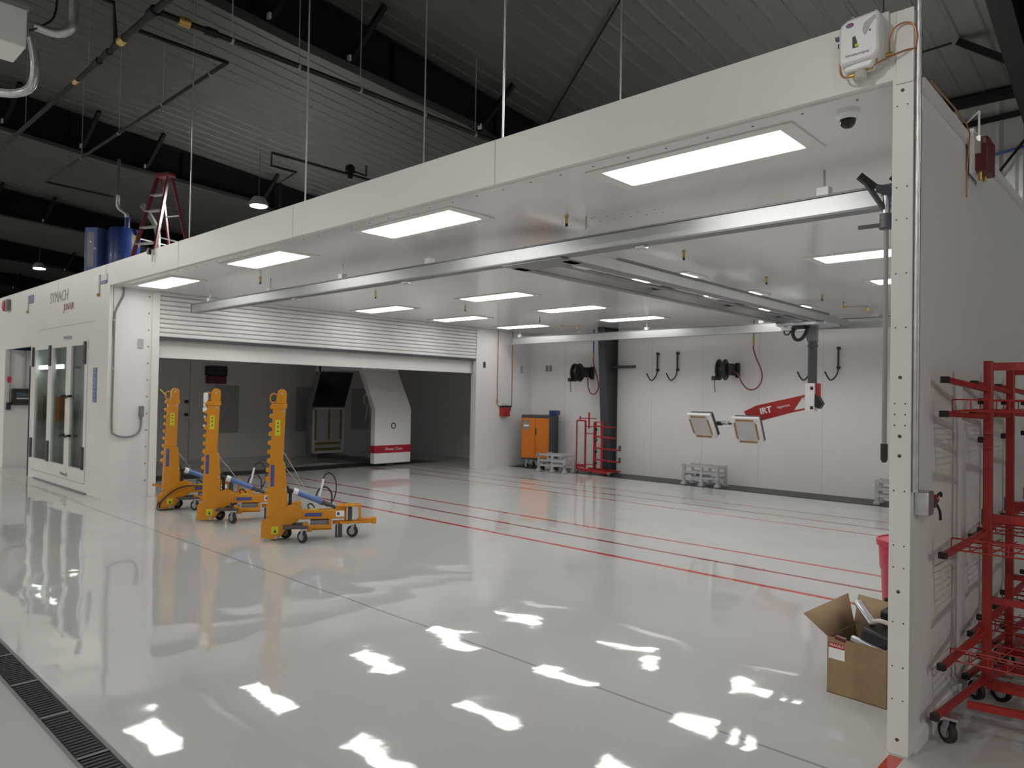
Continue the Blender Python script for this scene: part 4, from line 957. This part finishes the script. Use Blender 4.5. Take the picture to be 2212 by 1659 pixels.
# pipes under the roof
def pipe(name, pts, r, m_, lab, cat='pipe'): return tag(MB().tube(pts, r, n=12, smooth=0).build(name, M[m_]), lab, cat)
Z1 = 5.6
p2 = thing('roof_pipe', 'long dark roof pipe with valves running down to the left picture edge', 'pipe')
MB().cyl((-7.2, 2.91, Z1), (-8.9, 2.91, Z1), .038).build('pipe_run', M['pipe'], p2)
MB().cyl((-8.9, 2.91, Z1), (-24, 2.93, Z1), .03).build('pipe_run', M['pipe_red'], p2)
for x, r_, mm in ((-7.95, .06, 'pipe'), (-8.85, .05, 'brass'), (-9.0, .045, 'pipe'), (-9.35, .04, 'pipe'), (-9.7, .042, 'pipe'), (-10.5, .034, 'brass')): MB().cyl((x, 2.91, Z1), (x-.14, 2.91, Z1), r_).build('fitting', M[mm], p2)
for x in (-10.1, -13): MB().cyl((x, 2.91, Z1), (x, 2.91, roof_z(2.9)-.05), .004, n=6).build('pipe_hanger', M['grey'], p2)
p1 = thing('roof_pipe', 'long black roof pipe descending rightward behind the fascia top', 'pipe')
MB().cyl((-7.97, 2.95, Z1), (-7.97, 12.6, Z1), .034).build('pipe_run', M['pipe'], p1)
for y in (3.15, 3.45): MB().cyl((-7.97, y, Z1), (-7.97, y+.12, Z1), .05).build('fitting', M['brass' if y < 3.3 else 'pipe'], p1)
for y in (3.75, 4.6, 5.5, 6.6, 7.6): MB().cyl((-7.97, y, Z1), (-7.97, y, roof_z(y)-.05), .006, n=6).cyl((-7.97, y-.015, Z1), (-7.97, y+.015, Z1), .04).build('pipe_hanger', M['grey'], p1)
p3 = thing('roof_pipe', 'black roof pipe with a sharp corner in the upper left roof', 'pipe')
MB().tube([(-8.55, 2.95, Z1), (-8.55, 3.97, Z1), (-16.2, 3.97, Z1), (-16.35, 5.25, Z1)], .024, smooth=0).build('pipe_run', M['pipe_red'], p3)
for x in (-9, -10.5, -12.2, -14): MB().cyl((x, 3.97, Z1), (x, 3.97, roof_z(4)-.05), .005, n=6).cyl((x-.015, 3.97, Z1), (x+.015, 3.97, Z1), .03).build('pipe_hanger', M['grey'], p3)
pipe('roof_pipe', [(-9.0, 1.6, 6.05), (-9.05, 2.85, 6.05), (-9.05, 2.88, 5.62)], .027, 'pipe', 'black pipe bending down near the top left corner')
p5 = thing('roof_pipe', 'black pipe with valve and zigzag end above the fascia, left of centre', 'pipe')
MB().tube([(-11.2, 8.6, Z1), (-11.2, 6.0, Z1), (-11.2, 6.0, Z1-.22), (-11.2, 6.45, Z1-.22), (-11.6, 6.4, Z1-.34), (-11.6, 6.4, 3.4)], .027, smooth=0).build('pipe_run', M['pipe'], p5)
MB().lathe([(.03, -.04), (.09, -.03), (.09, .03), (.03, .04)], mtx=Matrix.Translation((-11.2, 7.55, Z1+.1))@Matrix.Rotation(PI/2, 4, 'Y')).cyl((-11.2, 7.55, Z1-.08), (-11.2, 7.55, Z1+.02), .045).cyl((-11.2, 7.6, Z1+.08), (-11.2, 7.9, Z1+.06), .018).cyl((-11.2, 7.9, Z1+.05), (-11.2, 7.9, Z1+.25), .018).build('valve', M['pipe'], p5)
# heater at top left
ht = thing('unit_heater', 'pale unit heater with flue pipes at the top left corner', 'heater', (-9.45, 1.90, 5.56))
MB().box(-.45, .1, -.5, .18, -.22, .2).build('cabinet', M['white'], ht, bevel=.01)
MB().box(-.47, .12, -.52, .2, .2, .24).build('lid', M['grey'], ht)
MB().tube([(.1, .25, .05), (.15, .45, .03), (.2, .58, .12), (.2, .6, .3), (.2, .6, .9)], .05, n=14).build('flue_pipe', M['steel'], ht)
MB().tube([(.1, .22, -.1), (.12, .26, -.35), (.1, .24, -.62), (.02, .12, -.72), (-.2, -.05, -.7)], .045, n=14).build('intake_pipe', M['steel'], ht)
MB().tube([(.1, .2, -.02), (.15, .3, .05), (.16, .42, .2), (.16, .45, .5)], .012, n=8).build('gas_line', M['pipe'], ht)

# ================================================================== THINGS ON THE BOOTH ROOF
ld = thing('step_ladder', 'red fibreglass stepladder standing on the booth roof', 'ladder', (-14.5, 5.55, 3.38), math.radians(20))
H = 2.36
topw, botw, dep_ = .14, .34, .62
for s_ in (-1, 1):
    MB().bar((s_*topw, -.03, H), (s_*botw, -dep_, 0.0), .035, .07).build('front_rail', M['red2'], ld)
    MB().bar((s_*topw, .05, H), (s_*(botw-.02), dep_, 0.0), .03, .05).build('rear_rail', M['red2'], ld)
for k in range(1, 7):
    f_ = k/7.2; z_ = H*f_; w_ = botw+(topw-botw)*f_; y_ = -dep_*(1-f_)-.03*f_
    MB().box(-w_, w_, y_-.05, y_+.05, z_-.012, z_+.012).build('step', M['grey'], ld)
for k in (1, 3, 5):
    f_ = k/7.2; z_ = H*f_; w_ = botw-.02+(topw-botw+.02)*f_; y_ = dep_*(1-f_)+.05*f_
    MB().bar((-w_, y_, z_), (w_, y_, z_), .02).build('rear_brace', M['steel'], ld)
MB().box(-topw-.05, topw+.05, -.09, .1, H-.02, H+.05).build('top_cap', M['red2'], ld, bevel=.01)
for s_ in (-1, 1): MB().bar((s_*.24, -.33, 1.1), (s_*.24, .33, 1.1), .012, .02).build('spreader', M['steel'], ld)
MB().box(-.31, -.27, -.38, -.3, .95, 1.15).build('label', M['ylab'], ld)
cm = thing('air_compressor', 'blue cabinet and tank compressor on the booth roof at left', 'compressor', (-16.2, 5.25, 3.38), math.radians(38)); cm.scale = (.86, .86, .93)
MB().box(-.52, -.2, -.35, .35, 0, 1.62).build('cabinet', M['blue2'], cm, bevel=.02)
MB().box(-.45, -.28, -.356, -.35, .75, 1.5).build('control_panel', M['grey'], cm)
MB().box(-.42, -.3, -.358, -.35, .55, .68).build('vent', M['black'], cm)
MB().sphere((-.36, -.36, 1.3), .025).sphere((-.25, -.36, 1.15), .02).build('indicator', M['text_white'], cm)
MB().lathe([(.0001, .05), (.3, .08), (.36, .2), (.36, 1.5), (.3, 1.64), (.0001, 1.7)], c=(.22, 0, 0), n=36).build('tank', M['blue'], cm)
MB().cyl((.3, -.0, 1.65), (.3, 0, 1.9), .06).build('tank_neck', M['blue'], cm)
MB().tube([(.28, 0, 1.88), (.26, 0, 2.0), (.1, 0, 2.1), (.05, 0, 2.2), (.05, 0, 2.4)], .045, n=12).build('elbow_pipe', M['steel'], cm)
MB().cyl((.05, 0, 2.4), (.05, 0, 3.2), .04).build('riser', M['column'], cm)
MB().sphere((.1, -.42, .35), .12).build('filter', M['steel'], cm)
ts = MB(); ts.tube([(.6, .1, 2.2), (.85, .1, 1.9), (1.0, .1, 1.6), (1.02, .1, 1.2), (.98, .1, .6), (.95, .1, 0)], .06, n=12)
ts.build('flex_duct', M['grey'], cm)
MB().tube([(.97, .1, .35), (.95, .1, .0)], .065).build('duct_end', M['orange'], cm)
dk = tag(MB().box(-13.3, -12.5, 6.3, 6.7, 3.38, 4.35).build('blue_crate', M['blue'], bevel=.02), 'low blue box on the booth roof right of the stepladder', 'box')
dg = tag(MB().box(-14.6, -13.8, 6.4, 6.9, 3.38, 4.25).build('dark_fan_box', M['black'], bevel=.02), 'dark machine box on the booth roof behind the stepladder', 'box')
hk = thing('cable_hook', 'small black hook with cord over the fascia top edge', 'hook', (-9.9, FY-.01, 3.40))
MB().cyl((0, 0, 0), (0, -.04, 0), .035).box(-.02, .02, -.03, .06, 0, .05).build('hook_body', M['black'], hk)
MB().cyl((.08, -.01, .02), (.08, -.01, -.14), .008).build('cord', M['white_pl'], hk)
# far end of the hall
for i, z_ in enumerate((4.1, 4.6, 5.1, 5.6)):
    tag(MB().cyl((-55, -2+i*.4, z_), (-55, 13, z_), .12).build('far_duct', M['grey_lt' if i % 2 else 'blue2']), ['lowest', 'second', 'third', 'topmost'][i]+' of the horizontal pipes at the far end of the hall', 'pipe')
tag(MB().box(-30.5, -29.5, 4.6, 5.6, 3.4, 5.2).build('dark_machine', M['black'], bevel=.05), 'dark machine on the roof at the left picture edge', 'machine')
tag(MB().box(-21.2, -21.0, 3.9, 4.1, 3.4, 7.0).build('grey_post', M['grey'], bevel=.01), 'grey post rising beyond the fascia at far left', 'post')
